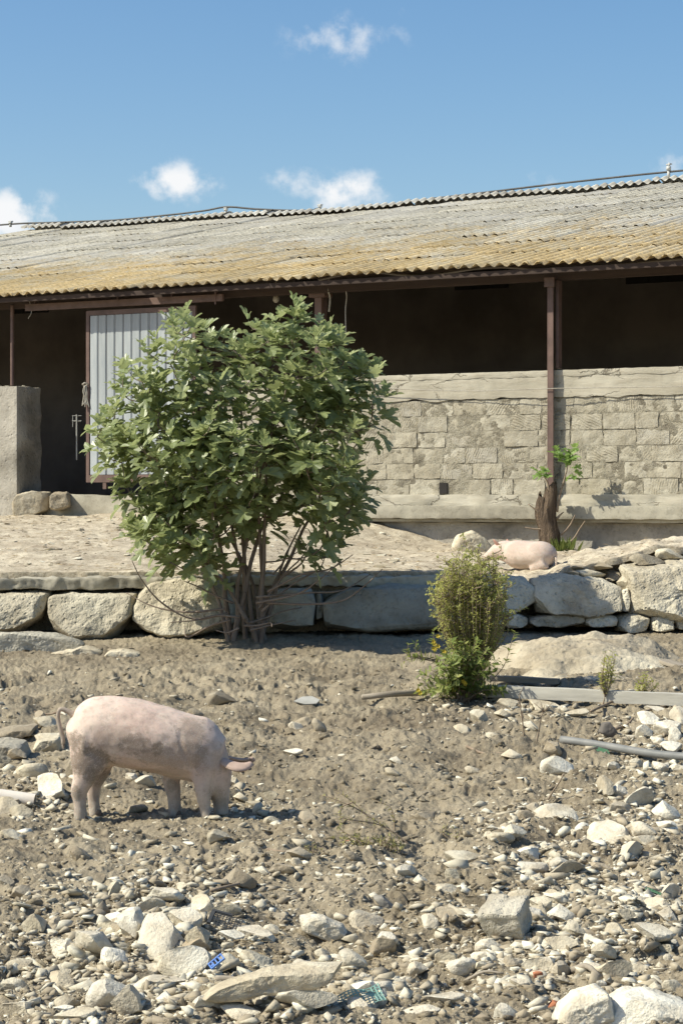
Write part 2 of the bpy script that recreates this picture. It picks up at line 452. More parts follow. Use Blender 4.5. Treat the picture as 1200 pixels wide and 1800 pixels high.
M['floor'] = plain_mat('barn_floor', (.13, .11, .085), (.08, .065, .05), 3, .95, .3, .01)
M['wood'] = plain_mat('weathered_wood', (.36, .315, .25), (.23, .195, .15), 5, .9, .5, .006, stretch=(.15, 3, 3))
M['beam_pale'] = plain_mat('pale_weathered_beam', (.48, .46, .40), (.36, .34, .29), 7, .9, .4, .006, stretch=(.3, 2, 2))
M['twig'] = plain_mat('dry_twig', (.30, .235, .17), (.2, .15, .105), 20, .95, .3, .003)
M['bark'] = plain_mat('fig_bark', (.27, .215, .17), (.16, .122, .095), 9, .95, .5, .008, stretch=(1, 1, .5))
M['stump'] = plain_mat('stump_bark', (.24, .175, .12), (.085, .06, .042), 8, .95, 1.0, .06, stretch=(3.5, 3.5, .4))
M['scrap'] = plain_mat('pale_scrap', (.46, .45, .41), (.33, .32, .28), 8, .5, .2, .003)
M['slate'] = plain_mat('dark_clay_sherd', (.17, .15, .13), (.11, .095, .08), 8, .8, .3, .004)

def soil_mat():
    m, nt, b, out = material('dusty_soil'); T = NT(nt)
    pos = T.geo().outputs['Position']
    n1 = T.noise(pos, 1.1, 5, .6, .4); n2 = T.noise(pos, 9, 6, .65); n3 = T.noise(pos, 55, 5, .7); n4 = T.noise(pos, .45, 3, .5)
    col = T.mix(T.ramp(n2, [(.33, 0), (.68, 1)]), (.166, .135, .092), (.325, .275, .193))
    col = T.mix(T.ramp(n1, [(.40, 0), (.66, .75)]), col, (.425, .365, .263))
    col = T.mix(T.ramp(n4, [(.56, 0), (.72, .55)]), col, (.115, .09, .064))
    col = T.mix(T.math('MULTIPLY', T.ramp(n3, [(.58, 0), (.70, 1)]), .5), col, (.47, .42, .33))
    col = T.mix(T.math('MULTIPLY', T.ramp(n3, [(.30, 1), (.42, 0)]), .6), col, (.10, .076, .053))
    T.setin(b.inputs['Base Color'], col); b.inputs['Roughness'].default_value = .97; b.inputs['Specular IOR Level'].default_value = .15
    n6 = T.noise(pos, 150, 3, .7); col = T.mix(T.math('MULTIPLY', T.ramp(n6, [(.38, 1), (.5, 0)]), .45), col, (.11, .086, .06)); T.setin(b.inputs['Base Color'], col)
    h = T.math('ADD', T.math('MULTIPLY', n2, .6), T.math('MULTIPLY', n3, .5))
    T.setin(b.inputs['Normal'], T.bump(h, .9, .03)); return m
M['soil'] = soil_mat()

def terrace_mat():
    m, nt, b, out = material('worn_concrete_terrace'); T = NT(nt)
    pos = T.geo().outputs['Position']; st = T.coord('Object', scale=(.8, .45, 1))
    n1 = T.noise(pos, .9, 5, .6, .4); n2 = T.noise(st, 6, 6, .7, .5); n3 = T.noise(pos, 40, 4, .7)
    col = T.mix(T.ramp(n2, [(.36, 0), (.62, 1)]), (.34, .285, .21), (.60, .53, .405))
    col = T.mix(T.ramp(n1, [(.45, 0), (.7, .7)]), col, (.40, .335, .245))
    col = T.mix(T.math('MULTIPLY', T.ramp(n3, [(.52, 0), (.64, 1)]), .7), col, (.19, .148, .10))
    n5 = T.noise(pos, 2.2, 6, .75, 1.2); col = T.mix(T.ramp(n5, [(.55, 0), (.63, .75)]), col, (.22, .172, .12))
    T.setin(b.inputs['Base Color'], col); b.inputs['Roughness'].default_value = .95; b.inputs['Specular IOR Level'].default_value = .2
    T.setin(b.inputs['Normal'], T.bump(T.math('ADD', T.math('MULTIPLY', n2, .5), n3), .7, .014)); return m
M['terrace'] = terrace_mat()

def block_mat():
    m, nt, b, out = material('sawn_tufa_block'); T = NT(nt)
    r = T.rand(); pos = T.coord('Object')
    ang = T.math('MULTIPLY', T.math('SUBTRACT', r, .42), 2.2)
    mp = T.N.new('ShaderNodeMapping'); T.L.new(pos, mp.inputs['Vector']); T.L.new(T.comb(0.0, ang, 0.0), mp.inputs['Rotation'])
    w = T.N.new('ShaderNodeTexWave'); w.wave_type = 'BANDS'; w.bands_direction = 'X'; T.L.new(mp.outputs[0], w.inputs['Vector'])
    w.inputs['Scale'].default_value = 9.0; w.inputs['Distortion'].default_value = 5.0; w.inputs['Detail'].default_value = 2; w.inputs['Detail Scale'].default_value = 1.0
    vec = T.vadd(pos, T.comb(T.math('MULTIPLY', r, 41.0), 0.0, T.math('MULTIPLY', r, 23.0)))
    n1 = T.noise(vec, 5, 6, .62, .3); n2 = T.noise(vec, 34, 5, .7)
    r2 = T.math('FRACT', T.math('MULTIPLY', r, 7.31)); grooved = T.ramp(r2, [(.35, 0), (.7, 1)])
    tone = T.ramp(T.math('FRACT', T.math('MULTIPLY', r, 3.77)), [(0, (.42, .385, .305)), (.35, (.49, .455, .365)), (.7, (.44, .40, .31)), (.88, (.55, .515, .42)), (1, (.38, .352, .295))])
    col = T.mix(T.ramp(n1, [(.38, .0), (.62, .8)]), tone, (.31, .275, .205))
    col = T.mix(T.math('MULTIPLY', T.ramp(n2, [(.58, 0), (.7, 1)]), .45), col, (.2, .17, .13))
    wp = T.geo().outputs['Position']; col = T.mix(T.ramp(T.noise(wp, .9, 5, .65, .6), [(.50, 0), (.68, .6)]), col, (.27, .25, .205)); col = T.mix(T.ramp(T.noise(wp, 2.7, 4, .65), [(.56, 0), (.7, .5)]), col, (.25, .225, .17))
    T.setin(b.inputs['Base Color'], col); b.inputs['Roughness'].default_value = .95; b.inputs['Specular IOR Level'].default_value = .2
    h = T.math('ADD', T.math('MULTIPLY', T.math('MULTIPLY', w.outputs['Fac'], T.math('MULTIPLY', grooved, T.ramp(n1, [(.38, 0), (.6, 1)]))), .25), T.math('ADD', n1, T.math('MULTIPLY', n2, .6)))
    T.setin(b.inputs['Normal'], T.bump(h, .9, .024)); return m
M['block'] = block_mat()

def wallcap_mat():
    m, nt, b, out = material('board_marked_concrete'); T = NT(nt)
    pos = T.coord('Object'); st = T.coord('Object', scale=(.35, 1, 3))
    n1 = T.noise(pos, 1.4, 6, .6, .3); n2 = T.noise(st, 7, 5, .65); n3 = T.noise(pos, 30, 4, .7)
    col = T.mix(T.ramp(n1, [(.36, 0), (.64, 1)]), (.35, .32, .252), (.49, .455, .37))
    col = T.mix(T.math('MULTIPLY', T.ramp(n2, [(.5, 0), (.72, 1)]), .4), col, (.32, .27, .20))
    wob = T.N.new('ShaderNodeVectorMath'); wob.operation = 'SCALE'; T.setin(wob.inputs[0], T.noise(pos, 7, 4, .65, 0, 'Color')); wob.inputs['Scale'].default_value = .28
    mp2 = T.coord('Object', scale=(1, 1, 2.6)); crack = T.voro(T.vadd(mp2, wob.outputs[0]), 1.35, 'DISTANCE_TO_EDGE')
    mask = T.ramp(T.noise(pos, 1.4, 3, .6), [(.50, 0), (.56, 1)])
    cr = T.math('MULTIPLY', T.ramp(crack, [(.006, 1), (.018, 0)]), mask); col = T.mix(T.math('MULTIPLY', cr, .7), col, (.09, .075, .055))
    stain = T.ramp(T.noise(T.coord('Object', scale=(2.2, 1, .5)), 1.2, 4, .6), [(.60, 0), (.72, .5)]); col = T.mix(stain, col, (.22, .19, .145))
    T.setin(b.inputs['Base Color'], col); b.inputs['Roughness'].default_value = .95; b.inputs['Specular IOR Level'].default_value = .2
    h = T.math('ADD', T.math('ADD', n2, T.math('MULTIPLY', n3, .5)), T.math('MULTIPLY', cr, -1.2))
    T.setin(b.inputs['Normal'], T.bump(h, .55, .014)); return m
M['cap'] = wallcap_mat()

def door_mat():
    m, nt, b, out = material('grey_sheet_metal'); T = NT(nt)
    pos = T.coord('Object', scale=(1, 1, .25)); r = T.rand()
    n1 = T.noise(pos, 6, 5, .65); n2 = T.noise(T.coord('Object'), 20, 4, .7)
    col = T.mix(T.ramp(n1, [(.35, 0), (.68, 1)]), (.40, .425, .43), (.30, .33, .345))
    col = T.mix(T.ramp(n2, [(.66, 0), (.74, .6)]), col, (.30, .24, .18))
    hs = T.N.new('ShaderNodeHueSaturation'); T.setin(hs.inputs['Value'], T.math('ADD', T.math('MULTIPLY', r, .14), .93)); T.setin(hs.inputs['Color'], col)
    T.setin(b.inputs['Base Color'], hs.outputs[0]); b.inputs['Roughness'].default_value = .6; b.inputs['Specular IOR Level'].default_value = .4
    T.setin(b.inputs['Normal'], T.bump(n1, .15, .004)); return m
M['door'] = door_mat()

def roof_mat(barn):
    m, nt, b, out = material('lichen_fibre_cement'); T = NT(nt)
    bc = T.coord('Object', obj=barn); xyz = T.sep(bc); r = T.rand()
    n1 = T.noise(bc, 1.3, 5, .65, .5); n2 = T.noise(bc, 13, 5, .7); n3 = T.noise(bc, .55, 3, .5)
    st = T.N.new('ShaderNodeMapping'); T.L.new(bc, st.inputs['Vector']); st.inputs['Scale'].default_value = (1.0, .18, .18)
    n4 = T.noise(st.outputs[0], 9, 4, .65)
    grey = T.mix(T.ramp(n2, [(.34, 0), (.66, 1)]), (.29, .262, .20), (.63, .585, .47))
    grey = T.mix(T.ramp(n3, [(.46, 0), (.64, .6)]), grey, (.54, .51, .445))
    lich = T.mix(T.ramp(n2, [(.36, 0), (.64, 1)]), (.36, .26, .12), (.62, .47, .24))
    lich = T.mix(T.ramp(n1, [(.46, 0), (.68, .75)]), lich, (.50, .43, .29))
    d = T.math('ADD', T.math('MULTIPLY', xyz[1], 1 / 13.0), T.math('MULTIPLY', T.math('SUBTRACT', n1, .5), .7))
    d = T.math('ADD', d, T.math('MULTIPLY', T.math('SUBTRACT', T.noise(bc, 5, 5, .7), .5), .75))
    d = T.math('ADD', d, T.math('MULTIPLY', T.math('SUBTRACT', r, .5), .16))
    col = T.mix(T.ramp(d, [(.11, 1), (.46, 0)]), grey, lich)
    col = T.mix(T.math('MULTIPLY', T.ramp(n4, [(.54, 0), (.72, 1)]), .5), col, (.17, .145, .11))
    cw = T.math('COSINE', T.math('MULTIPLY', T.math('ADD', xyz[0], 15.0), 2 * math.pi / .177))
    col = T.mix(T.math('MULTIPLY', T.ramp(T.math('ADD', T.math('MULTIPLY', cw, .5), T.math('MULTIPLY', n2, .8)), [(-.0, 1), (.35, 0)]), .62), col, (.15, .125, .09))
    col = T.mix(T.math('MULTIPLY', T.ramp(T.noise(bc, 30, 4, .75), [(.55, 0), (.68, 1)]), .55), col, (.62, .57, .47))
    hs = T.N.new('ShaderNodeHueSaturation'); T.setin(hs.inputs['Value'], T.math('ADD', T.math('MULTIPLY', r, .26), .90)); T.setin(hs.inputs['Color'], col)
    T.setin(b.inputs['Base Color'], hs.outputs[0]); b.inputs['Roughness'].default_value = .95; b.inputs['Specular IOR Level'].default_value = .2
    T.setin(b.inputs['Normal'], T.bump(T.math('ADD', n2, T.noise(bc, 50, 3, .7)), .6, .012)); return m

def leaf_mat(name, dark, mid, light, rough=.42, trans=.3, spec=.5):
    m, nt, b, out = material(name); T = NT(nt)
    a = T.N.new('ShaderNodeAttribute'); a.attribute_name = 'rnd'; r = a.outputs['Fac']
    geo = T.geo(); n = T.noise(geo.outputs['Position'], 14, 3, .6)
    col = T.ramp(r, [(0, dark), (.5, mid), (1, light)])
    col = T.mix(T.math('MULTIPLY', T.ramp(n, [(.4, 0), (.7, 1)]), .25), col, light)
    under = T.mix(.55, col, tuple(min(1, x * 1.7 + .015) for x in mid))
    col2 = T.mix(geo.outputs['Backfacing'], col, under)
    T.setin(b.inputs['Base Color'], col2); b.inputs['Roughness'].default_value = rough; b.inputs['Specular IOR Level'].default_value = spec
    T.setin(b.inputs['Normal'], T.bump(T.noise(geo.outputs['Position'], 60, 3, .6), .2, .004))
    tr = T.N.new('ShaderNodeBsdfTranslucent'); T.setin(tr.inputs['Color'], T.mix(.5, col, tuple(min(1, x * 1.8) for x in light)))
    ms = T.N.new('ShaderNodeMixShader'); ms.inputs[0].default_value = trans
    T.L.new(b.outputs[0], ms.inputs[1]); T.L.new(tr.outputs[0], ms.inputs[2]); T.L.new(ms.outputs[0], out.inputs['Surface']); return m
M['fig'] = leaf_mat('fig_leaf', (.088, .118, .042), (.19, .232, .088), (.40, .435, .21), .40, .36, .7)
M['shrub'] = leaf_mat('shrub_leaf', (.19, .21, .05), (.32, .335, .095), (.50, .49, .18), .6, .40, .3)
M['plant'] = leaf_mat('plant_leaf', (.09, .135, .028), (.16, .215, .05), (.31, .32, .10), .55, .32, .35)
M['weed'] = leaf_mat('weed_leaf', (.20, .20, .06), (.30, .28, .11), (.44, .40, .18), .7, .25, .3)
M['sprout'] = leaf_mat('sprout_leaf', (.08, .15, .03), (.15, .25, .06), (.26, .36, .11), .5, .35, .4)

def pig_mat(name, dirt=1.0, ca=(.62, .455, .375), cb=(.68, .55, .46)):
    m, nt, b, out = material(name); T = NT(nt)
    pos = T.coord('Object'); x, y, z = T.sep(pos)[0], T.sep(pos)[1], T.sep(pos)[2]
    n1 = T.noise(pos, 4.2, 5, .62, .4); n2 = T.noise(pos, 26, 5, .7); hair = T.noise(T.coord('Object', scale=(60, 60, 14)), 3, 4, .7)
    col = T.mix(T.ramp(n1, [(.36, 0), (.66, 1)]), ca, cb)
    def blob(cx, cz, rx, rz):
        dx = T.math('MULTIPLY', T.math('SUBTRACT', x, cx), 1 / rx); dz = T.math('MULTIPLY', T.math('SUBTRACT', z, cz), 1 / rz)
        d = T.math('ADD', T.math('MULTIPLY', dx, dx), T.math('MULTIPLY', dz, dz))
        d = T.math('ADD', d, T.math('MULTIPLY', T.math('SUBTRACT', n1, .5), 3.0))
        d = T.math('ADD', d, T.math('MULTIPLY', T.math('SUBTRACT', n2, .5), 2.4))
        return T.ramp(d, [(.35, 1), (.75, 0)])
    if not dirt:
        for cx, cz, rx, rz, k in ((-.05, .27, .2, .07, .22), (.22, .28, .08, .06, .25), (.1, .10, .35, .08, .4)):
            col = T.mix(T.math('MULTIPLY', blob(cx, cz, rx, rz), k), col, (.26, .21, .165))
    if dirt:
        for cx, cz, rx, rz, k in ((-.34, .36, .22, .13, .85), (-.42, .50, .13, .10, .75), (-.18, .50, .2, .10, .35), (.30, .55, .14, .13, .6), (.10, .46, .06, .06, .8), (-.05, .48, .13, .08, .5), (.2, .42, .3, .10, .5), (.42, .40, .12, .14, .4), (.47, .06, .09, .09, .95), (.44, .16, .06, .08, .5), (-.30, .26, .10, .08, .7), (-.42, .17, .05, .06, .85), (.16, .2, .04, .05, .7), (.12, .30, .2, .03, .3)):
            col = T.mix(T.math('MULTIPLY', blob(cx, cz, rx, rz), k), col, (.225, .175, .13))
        low = T.ramp(T.math('ADD', z, T.math('MULTIPLY', T.math('SUBTRACT', n1, .5), .2)), [(.02, 1), (.30, 0)])
        col = T.mix(low, col, T.mix(n2, (.50, .45, .38), (.20, .165, .125)))
    col = T.mix(T.math('MULTIPLY', T.ramp(n2, [(.50, 0), (.68, 1)]), .5), col, (.34, .26, .20))
    col = T.mix(T.math('MULTIPLY', T.ramp(hair, [(.5, 0), (.75, 1)]), .35), col, (.80, .70, .62))
    T.setin(b.inputs['Base Color'], col); b.inputs['Roughness'].default_value = .7; b.inputs['Specular IOR Level'].default_value = .25
    b.inputs['Subsurface Weight'].default_value = .12; b.inputs['Subsurface Radius'].default_value = (.02, .008, .005)
    T.setin(b.inputs['Normal'], T.bump(T.math('ADD', hair, n2), .35, .006)); return m
M['pig'] = pig_mat('pig_skin'); M['pig2'] = pig_mat('pig_skin_resting', 0, (.52, .405, .34), (.57, .47, .40))
M['hoof'] = plain_mat('hoof', (.16, .125, .095), (.1, .075, .06), 12, .7)
M['tail'] = plain_mat('muddy_bristle', (.33, .275, .21), (.45, .37, .30), 30, .9, .5, .004)
M['ear2'] = plain_mat('ear_skin_dusty', (.50, .37, .305), (.36, .265, .21), 14, .75, .3, .004)
M['ear'] = plain_mat('ear_skin', (.55, .33, .27), (.42, .24, .19), 9, .7, .2, .003)
M['eye'] = plain_mat('eye', (.02, .015, .012), None, 5, .2)
M['bedrock'] = stone_mat('bedrock', (.58, .53, .41), (.45, .395, .295), (.27, .225, .16), 2.2, .8, .05)
M['squared'] = stone_mat('squared_block', (.58, .54, .45), (.49, .45, .36), (.34, .30, .23), 9, .9, .03)
M['bristle'] = plain_mat('pale_bristle', (.74, .64, .56), (.62, .5, .42), 20, .7)

# ================================================================== GROUND
def build_ground():
    half = 0.154
    inner = np.linspace(-1.8, 1.8, 980)
    outer = np.array([1.95, 2.15, 2.5, 3.2, 4.5, 7, 12, 25, 60, 160])
    t = np.concatenate([-outer[::-1], inner, outer])
    inv = np.linspace(1 / 7.6, 1 / 23.4, 760)
    ys = np.concatenate([[-400, -120, -40, -12, -3, 1.5, 4, 5.6, 6.6, 7.2], 1 / inv, [24, 25, 27, 30, 36, 45, 60, 100, 200, 500]])
    w = np.where(ys < 7.6, 7.6, np.minimum(ys, 24)) * half
    X = t[None, :] * w[:, None]; Y = np.repeat(ys[:, None], len(t), axis=1)
    Z = ground_z(X, Y)
    nr, nc = X.shape
    V = np.stack([X, Y, Z], -1).reshape(-1, 3)
    i = np.arange(nr * nc).reshape(nr, nc)
    Fq = np.stack([i[:-1, :-1], i[:-1, 1:], i[1:, 1:], i[1:, :-1]], -1).reshape(-1, 4)
    o = link('ground', new_mesh('ground', V, Fq, True), M['soil'])
    tag(o, kind='structure')
build_ground()

# ------------------------------------------------------------------ terrace in front of the barn
TF = 23.0                                           # distance of the terrace edge
def terrace_z(x, y):
    x = np.asarray(x, float); y = np.asarray(y, float)
    u = CT * x - ST * (y - B0Y)
    zb = 1.80 - 0.46 * sstep(0.0, 2.2, u)
    yb = (y - B0Y) * CT + ST * x                    # depth behind the front wall
    y_wall = B0Y - x * ST / CT
    t = np.clip((y - TF) / np.maximum(y_wall - TF, .5), 0, 1)
    z = 1.262 + (zb - 1.262) * t ** 0.9
    z = z + 0.30 * sstep(1.9, 3.7, x) * (1 - sstep(24.2, 26.5, y))
    z = z - 0.10 * sstep(1.0, 1.5, x) * (1 - sstep(1.9, 2.4, x)) * (1 - sstep(23, 24.5, y))
    z = z + 0.05 * fbm(x * .9, y * .9, 4.0, 2) * sstep(23.2, 24.5, y) + 0.012 * fbm(x * 5, y * 5, 1.0, 3)
    rub = sstep(1.15, 1.6, x)
    z = z + rub * (0.05 * fbm(x * 3.2, y * 3.2, 6.0, 3))
    return z

def build_terrace():
    xs = np.concatenate([[-40, -20, -11, -8], np.linspace(-5.2, 5.2, 330), [8, 11, 20]])
    ys = np.concatenate([np.linspace(TF, 24.5, 60), np.linspace(24.5, 34.5, 150)[1:], [36, 40]])
    X, Y = np.meshgrid(xs, ys)
    Ye = Y.copy(); edge = 0.05 * fbm(xs * 1.3, 0 * xs, 2.0, 3) + 0.02 * fbm(xs * 7, 0 * xs, 7.0, 2)
    Ye[0] += edge; Ye[1] += edge * .7; Ye[2] += edge * .4
    Z = terrace_z(X, Ye)
    top = np.stack([X, Ye, Z], -1)
    rows = [top[0].copy() for _ in range(4)]
    rows[3][:, 2] -= 0.012; rows[3][:, 1] -= .004
    rows[2][:, 2] -= 0.075; rows[2][:, 1] -= .0
    rows[1][:, 2] -= 0.085; rows[1][:, 1] += .06 + .15 * sstep(1.1, 1.5, xs)
    rows[0][:, 2] = .2; rows[0][:, 1] += .16
    G = np.concatenate([np.stack(rows), top]); nr, nc = G.shape[:2]
    i = np.arange(nr * nc).reshape(nr, nc)
    Fq = np.stack([i[:-1, :-1], i[:-1, 1:], i[1:, 1:], i[1:, :-1]], -1).reshape(-1, 4)
    me = new_mesh('terrace', G.reshape(-1, 3), Fq, True); me.set_sharp_from_angle(angle=R(50))
    tag(link('terrace', me, M['terrace']), kind='structure')
build_terrace()

# ================================================================== BARN
barn = empty('barn', (0, B0Y, 0), -TH)
tag(barn, 'long low livestock barn with lichen-stained corrugated roof and open front', 'barn')
M['roof'] = roof_mat(barn)
OV = -0.52                               # eave line, in front of the wall
EZ = CAMZ + (HOR - 487) / F * (B0Y * CT + OV) / CT
RUN = 13.1; RZ = 7.95; PIT = math.atan((RZ - EZ) / RUN); SL = RUN / math.cos(PIT)
U0, U1 = -15.0, 13.0
ZT = 3.735; ZCAP = 3.375; ZBLK = 2.075; LED = 1.93; LEDB = 1.755
UW = bl(352, 800, 0)[0]                  # left end of the low front wall

def roof_sag(u): return 0.05 * math.sin(u * .35 + 1.0) + 0.025 * math.sin(u * 1.1)

def barn_part(name, mb, mat, parent=barn, smooth=False, off=None):
    return link(name, mb.mesh(name, smooth, off) if isinstance(mb, MB) else mb, mat, parent)

def build_roof():
    root = bpy.data.objects.new('roof', None); COL.objects.link(root); root.parent = barn
    pitch_w = .177; nw = 6; W = pitch_w * nw; rows = 9; Ls = SL / rows + .16
    def sheet_mesh(nm, waves, seed, length, broken=False):
        n = 8; A = .027; V = []; Fc = []
        cols = waves * n + 4
        r = random.Random(seed)
        ys = [0, .35, .7, 1.0]
        for layer in (0, 1):
            for j, yy in enumerate(ys):
                for c in range(cols):
                    x = (c / n) * pitch_w
                    z = A * math.cos(2 * math.pi * c / n) - layer * .008
                    jag = (r.uniform(-.012, .012) if j == 0 and not layer else 0)
                    if broken and j == 0 and r.random() < .12: jag += .06
                    V.append((x - .5 * waves * pitch_w, yy * length + jag, z + (.004 * math.sin(3 * x + seed) if j == 0 else 0)))
        m = len(ys) * cols
        for j in range(len(ys) - 1):
            for c in range(cols - 1):
                a = j * cols + c
                Fc.append((a, a + 1, a + 1 + cols, a + cols)); Fc.append((m + a, m + a + cols, m + a + 1 + cols, m + a + 1))
        for c in range(cols - 1): Fc.append((c, m + c, m + c + 1, c + 1))
        me = new_mesh(nm, V, Fc, True); me.set_sharp_from_angle(angle=R(60)); me.materials.append(M['roof']); return me
    var = [sheet_mesh('roofing_sheet', nw, i, Ls, i > 1) for i in range(5)]
    narrow = sheet_mesh('roofing_sheet', nw - 1, 9, Ls)
    gap_u = bl(222, 505, OV)[0]
    ncol = int((U1 - U0) / W)
    for c in range(ncol):
        u = U0 + (c + .5) * W
        for k in range(rows):
            s = k * (SL / rows)
            y = OV + s * math.cos(PIT); z = EZ + s * math.sin(PIT) + roof_sag(u) * (.3 + .7 * k / rows)
            me = var[rng.randrange(5)]; uu = u + rng.uniform(-.008, .008)
            if k == 0 and abs(u - gap_u) < W / 2: me = narrow; uu = u + pitch_w * .5
            o = link('roofing_sheet', me, None, root)
            o.location = (uu, y + rng.uniform(-.035, .035) * (k > 0), z + .030 + rng.uniform(0, .006))
            o.rotation_euler = (PIT - .009 + rng.uniform(-.004, .004), rng.uniform(-.004, .004), rng.uniform(-.006, .006))
    # ridge caps: corrugated saddles
    def cap_mesh():
        V = []; Fc = []; n = 8; cols = nw * n + 1
        prof = [(-.30, -.045), (-.17, .0), (-.07, .03), (0, .042), (.07, .03), (.17, .0), (.30, -.045)]
        for (yy, zz) in prof:
            for c in range(cols):
                V.append((c / n * pitch_w - W / 2, yy, zz + .026 * math.cos(2 * math.pi * c / n) * (1.25 if abs(yy) < .1 else 1)))
        for j in range(len(prof) - 1):
            for c in range(cols - 1):
                a = j * cols + c; Fc.append((a, a + 1, a + 1 + cols, a + cols))
        me = new_mesh('ridge_cap', V, Fc, True); me.materials.append(M['ridge']); return me
    M['ridge'] = stone_mat('ridge_cement', (.72, .69, .60), (.62, .58, .49), (.42, .38, .31), 3, .5, .012)
    cm = cap_mesh()
    for c in range(ncol):
        u = U0 + (c + .5) * W
        o = link('ridge_cap', cm, None, root); o.location = (u, OV + RUN, RZ + .095 + roof_sag(u)); o.rotation_euler = (0, rng.uniform(-.008, .008), rng.uniform(-.008, .008))
    # far slope
    mb = MB(); A = OV + RUN
    mb.add([(U0, A, RZ + .03), (U1, A, RZ + .03), (U1, A + RUN, EZ), (U0, A + RUN, EZ)], [(0, 1, 2, 3)])
    barn_part('rear_slope', mb, M['roof'], root)
build_roof()

def beam_box(u0, u1, y0, y1, z0, z1): return MB().box(u0, u1, y0, y1, z0, z1)

def build_barn():
    # low front wall: core with block courses, cap beam, footing and ledge
    fw = bpy.data.objects.new('front_wall', None); COL.objects.link(fw); fw.parent = barn
    UE = 9.0
    core = MB().box(UW, UE, 0.0, .30, .6, ZCAP - .004)
    barn_part('mortar_core', core, M['mortar'], fw)
    # uneven mortar face
    n = 420; mz = 70; us = np.linspace(UW, UE, n); zs = np.linspace(ZBLK - .02, ZCAP, mz)
    Ug, Zg = np.meshgrid(us, zs); D = -.012 - .013 * fbm(Ug * 6, Zg * 8, 2.0, 4, .6)
    V = np.stack([Ug, D, Zg], -1).reshape(-1, 3); i = np.arange(n * mz).reshape(mz, n)
    Fq = np.stack([i[:-1, :-1], i[:-1, 1:], i[1:, 1:], i[1:, :-1]], -1).reshape(-1, 4)
    link('mortar', new_mesh('mortar', V, Fq, True), M['mortar'], fw)
    # cap beam, rough lower edge
    cap, f = worn_box(UE - UW, .36, ZT - ZCAP, (220, 3, 10), .010, .007, 7.0, 3)
    low = cap[:, 2] < -(ZT - ZCAP) / 2 + .05
    cap[:, 2] += np.where(low, .03 * fbm(cap[:, 0] * 3, 0 * cap[:, 0], 2.0, 4), 0)
    cap += np.array([(UW + UE) / 2, .145, (ZT + ZCAP) / 2])
    me = new_mesh('cap_beam', cap, f); sharp(me, 45); link('cap_beam', me, M['cap'], fw)
    # board seams and plaster cracks as recessed slots are in relief; thin second lift on top
    lift, f = worn_box(UE - UW, .372, .085, (220, 2, 3), .010, .007, 9.0, 8)
    lift[:, 2] += np.where(lift[:, 2] < 0, .025 * fbm(lift[:, 0] * 2.2, 0 * lift[:, 0], 5.0, 4), 0)
    lift += np.array([(UW + UE) / 2, .143, ZT - .037])
    me = new_mesh('top_screed', lift, f); sharp(me, 45); link('top_screed', me, M['cap'], fw)
    # blocks
    variants = {}
    def block_me(lw, k):
        key = (round(lw, 2), k)
        if key not in variants:
            V, f = worn_box(key[0], .09, .208, (11, 1, 6), .006, .011, 11.0, k + key[0] * 10)
            c = np.abs(V[:, 0]) > key[0] / 2 - .04
            V[:, 2] *= np.where(c, 1 - .03 * ((k * 7) % 3), 1); V[:, 0] += np.where(c, .012 * fbm(V[:, 2] * 9, V[:, 0] * 3, k * 3.1, 2), 0)
            me = new_mesh('block', V, f); sharp(me, 42); me.materials.append(M['block']); variants[key] = me
        return variants[key]
    hc = (ZCAP - ZBLK) / 6
    hole_u = bl(780, 853, 0)[0]
    for c in range(6):
        u = UW + (.25 if c % 2 else 0) - rng.uniform(0, .1); z = ZBLK + hc * (c + .5)
        while u < 7.4:
            lw = rng.choice([.44, .46, .48, .50, .42, .34, .48, .46]) ; 
            cu = u + lw / 2
            skip = (c == 0 and abs(cu - hole_u) < .2)
            if cu - lw / 2 > UW - .02 and not skip:
                o = link('block', block_me(lw - rng.choice([.012, .018, .028]), rng.randrange(4)), None, fw)
                o.location = (cu, .027 + rng.uniform(-.010, .010), z + rng.uniform(-.006, .006)); o.rotation_euler = (rng.uniform(-.03, .03), rng.uniform(-.012, .012), rng.uniform(-.02, .02))
            u += lw
    barn_part('drain_hole', MB().box(hole_u - .06, hole_u + .06, -.03, -.004, ZBLK + .02, ZBLK + .17), M['vent'], fw)
    # footing strip and projecting ledge
    ft, f = worn_box(UE - UW, .34, ZBLK - LED + .04, (260, 2, 6), .010, .014, 6.0, 5)
    ft[:, 1] += np.where(ft[:, 1] < 0, .05 * np.abs(fbm(ft[:, 0] * .9, ft[:, 2] * 3, 3.0, 3)), 0)
    ft += np.array([(UW + UE) / 2, .10, (ZBLK + LED) / 2 - .01]); me = new_mesh('footing', ft, f); sharp(me, 45); link('footing', me, M['cap'], fw)
    lg, f = worn_box(UE - UW - .02, .62, LED - LEDB, (300, 6, 6), .014, .013, 7.0, 7)
    lg += np.array([(UW + UE) / 2, .03, (LED + LEDB) / 2]); me = new_mesh('ledge', lg, f); sharp(me, 45); link('ledge', me, M['concrete'], fw)
    lip, f = worn_box(UE - UW - .3, .5, .05, (120, 2, 1), .015, .01, 2.2, 2)
    lip += np.array([(UW + UE) / 2 + .1, .045, LEDB - .022]); me = new_mesh('drip_lip', lip, f); sharp(me, 45); link('drip_lip', me, M['concrete'], fw)
    bs, f = worn_box(UE - UW, .3, .75, (120, 2, 6), .02, .02, 1.6, 4)
    bs += np.array([(UW + UE) / 2, .06, LEDB - .42]); me = new_mesh('base_course', bs, f); sharp(me, 45); link('base_course', me, M['concrete_grey'], fw)

    # threshold of the doorway
    th, f = worn_box(6.5, .5, .36, (60, 3, 3), .03, .03, 2.0, 6)
    th += np.array([UW - 3.2, .12, 1.90]); me = new_mesh('threshold', th, f); sharp(me, 45); link('threshold', me, M['concrete'], barn)
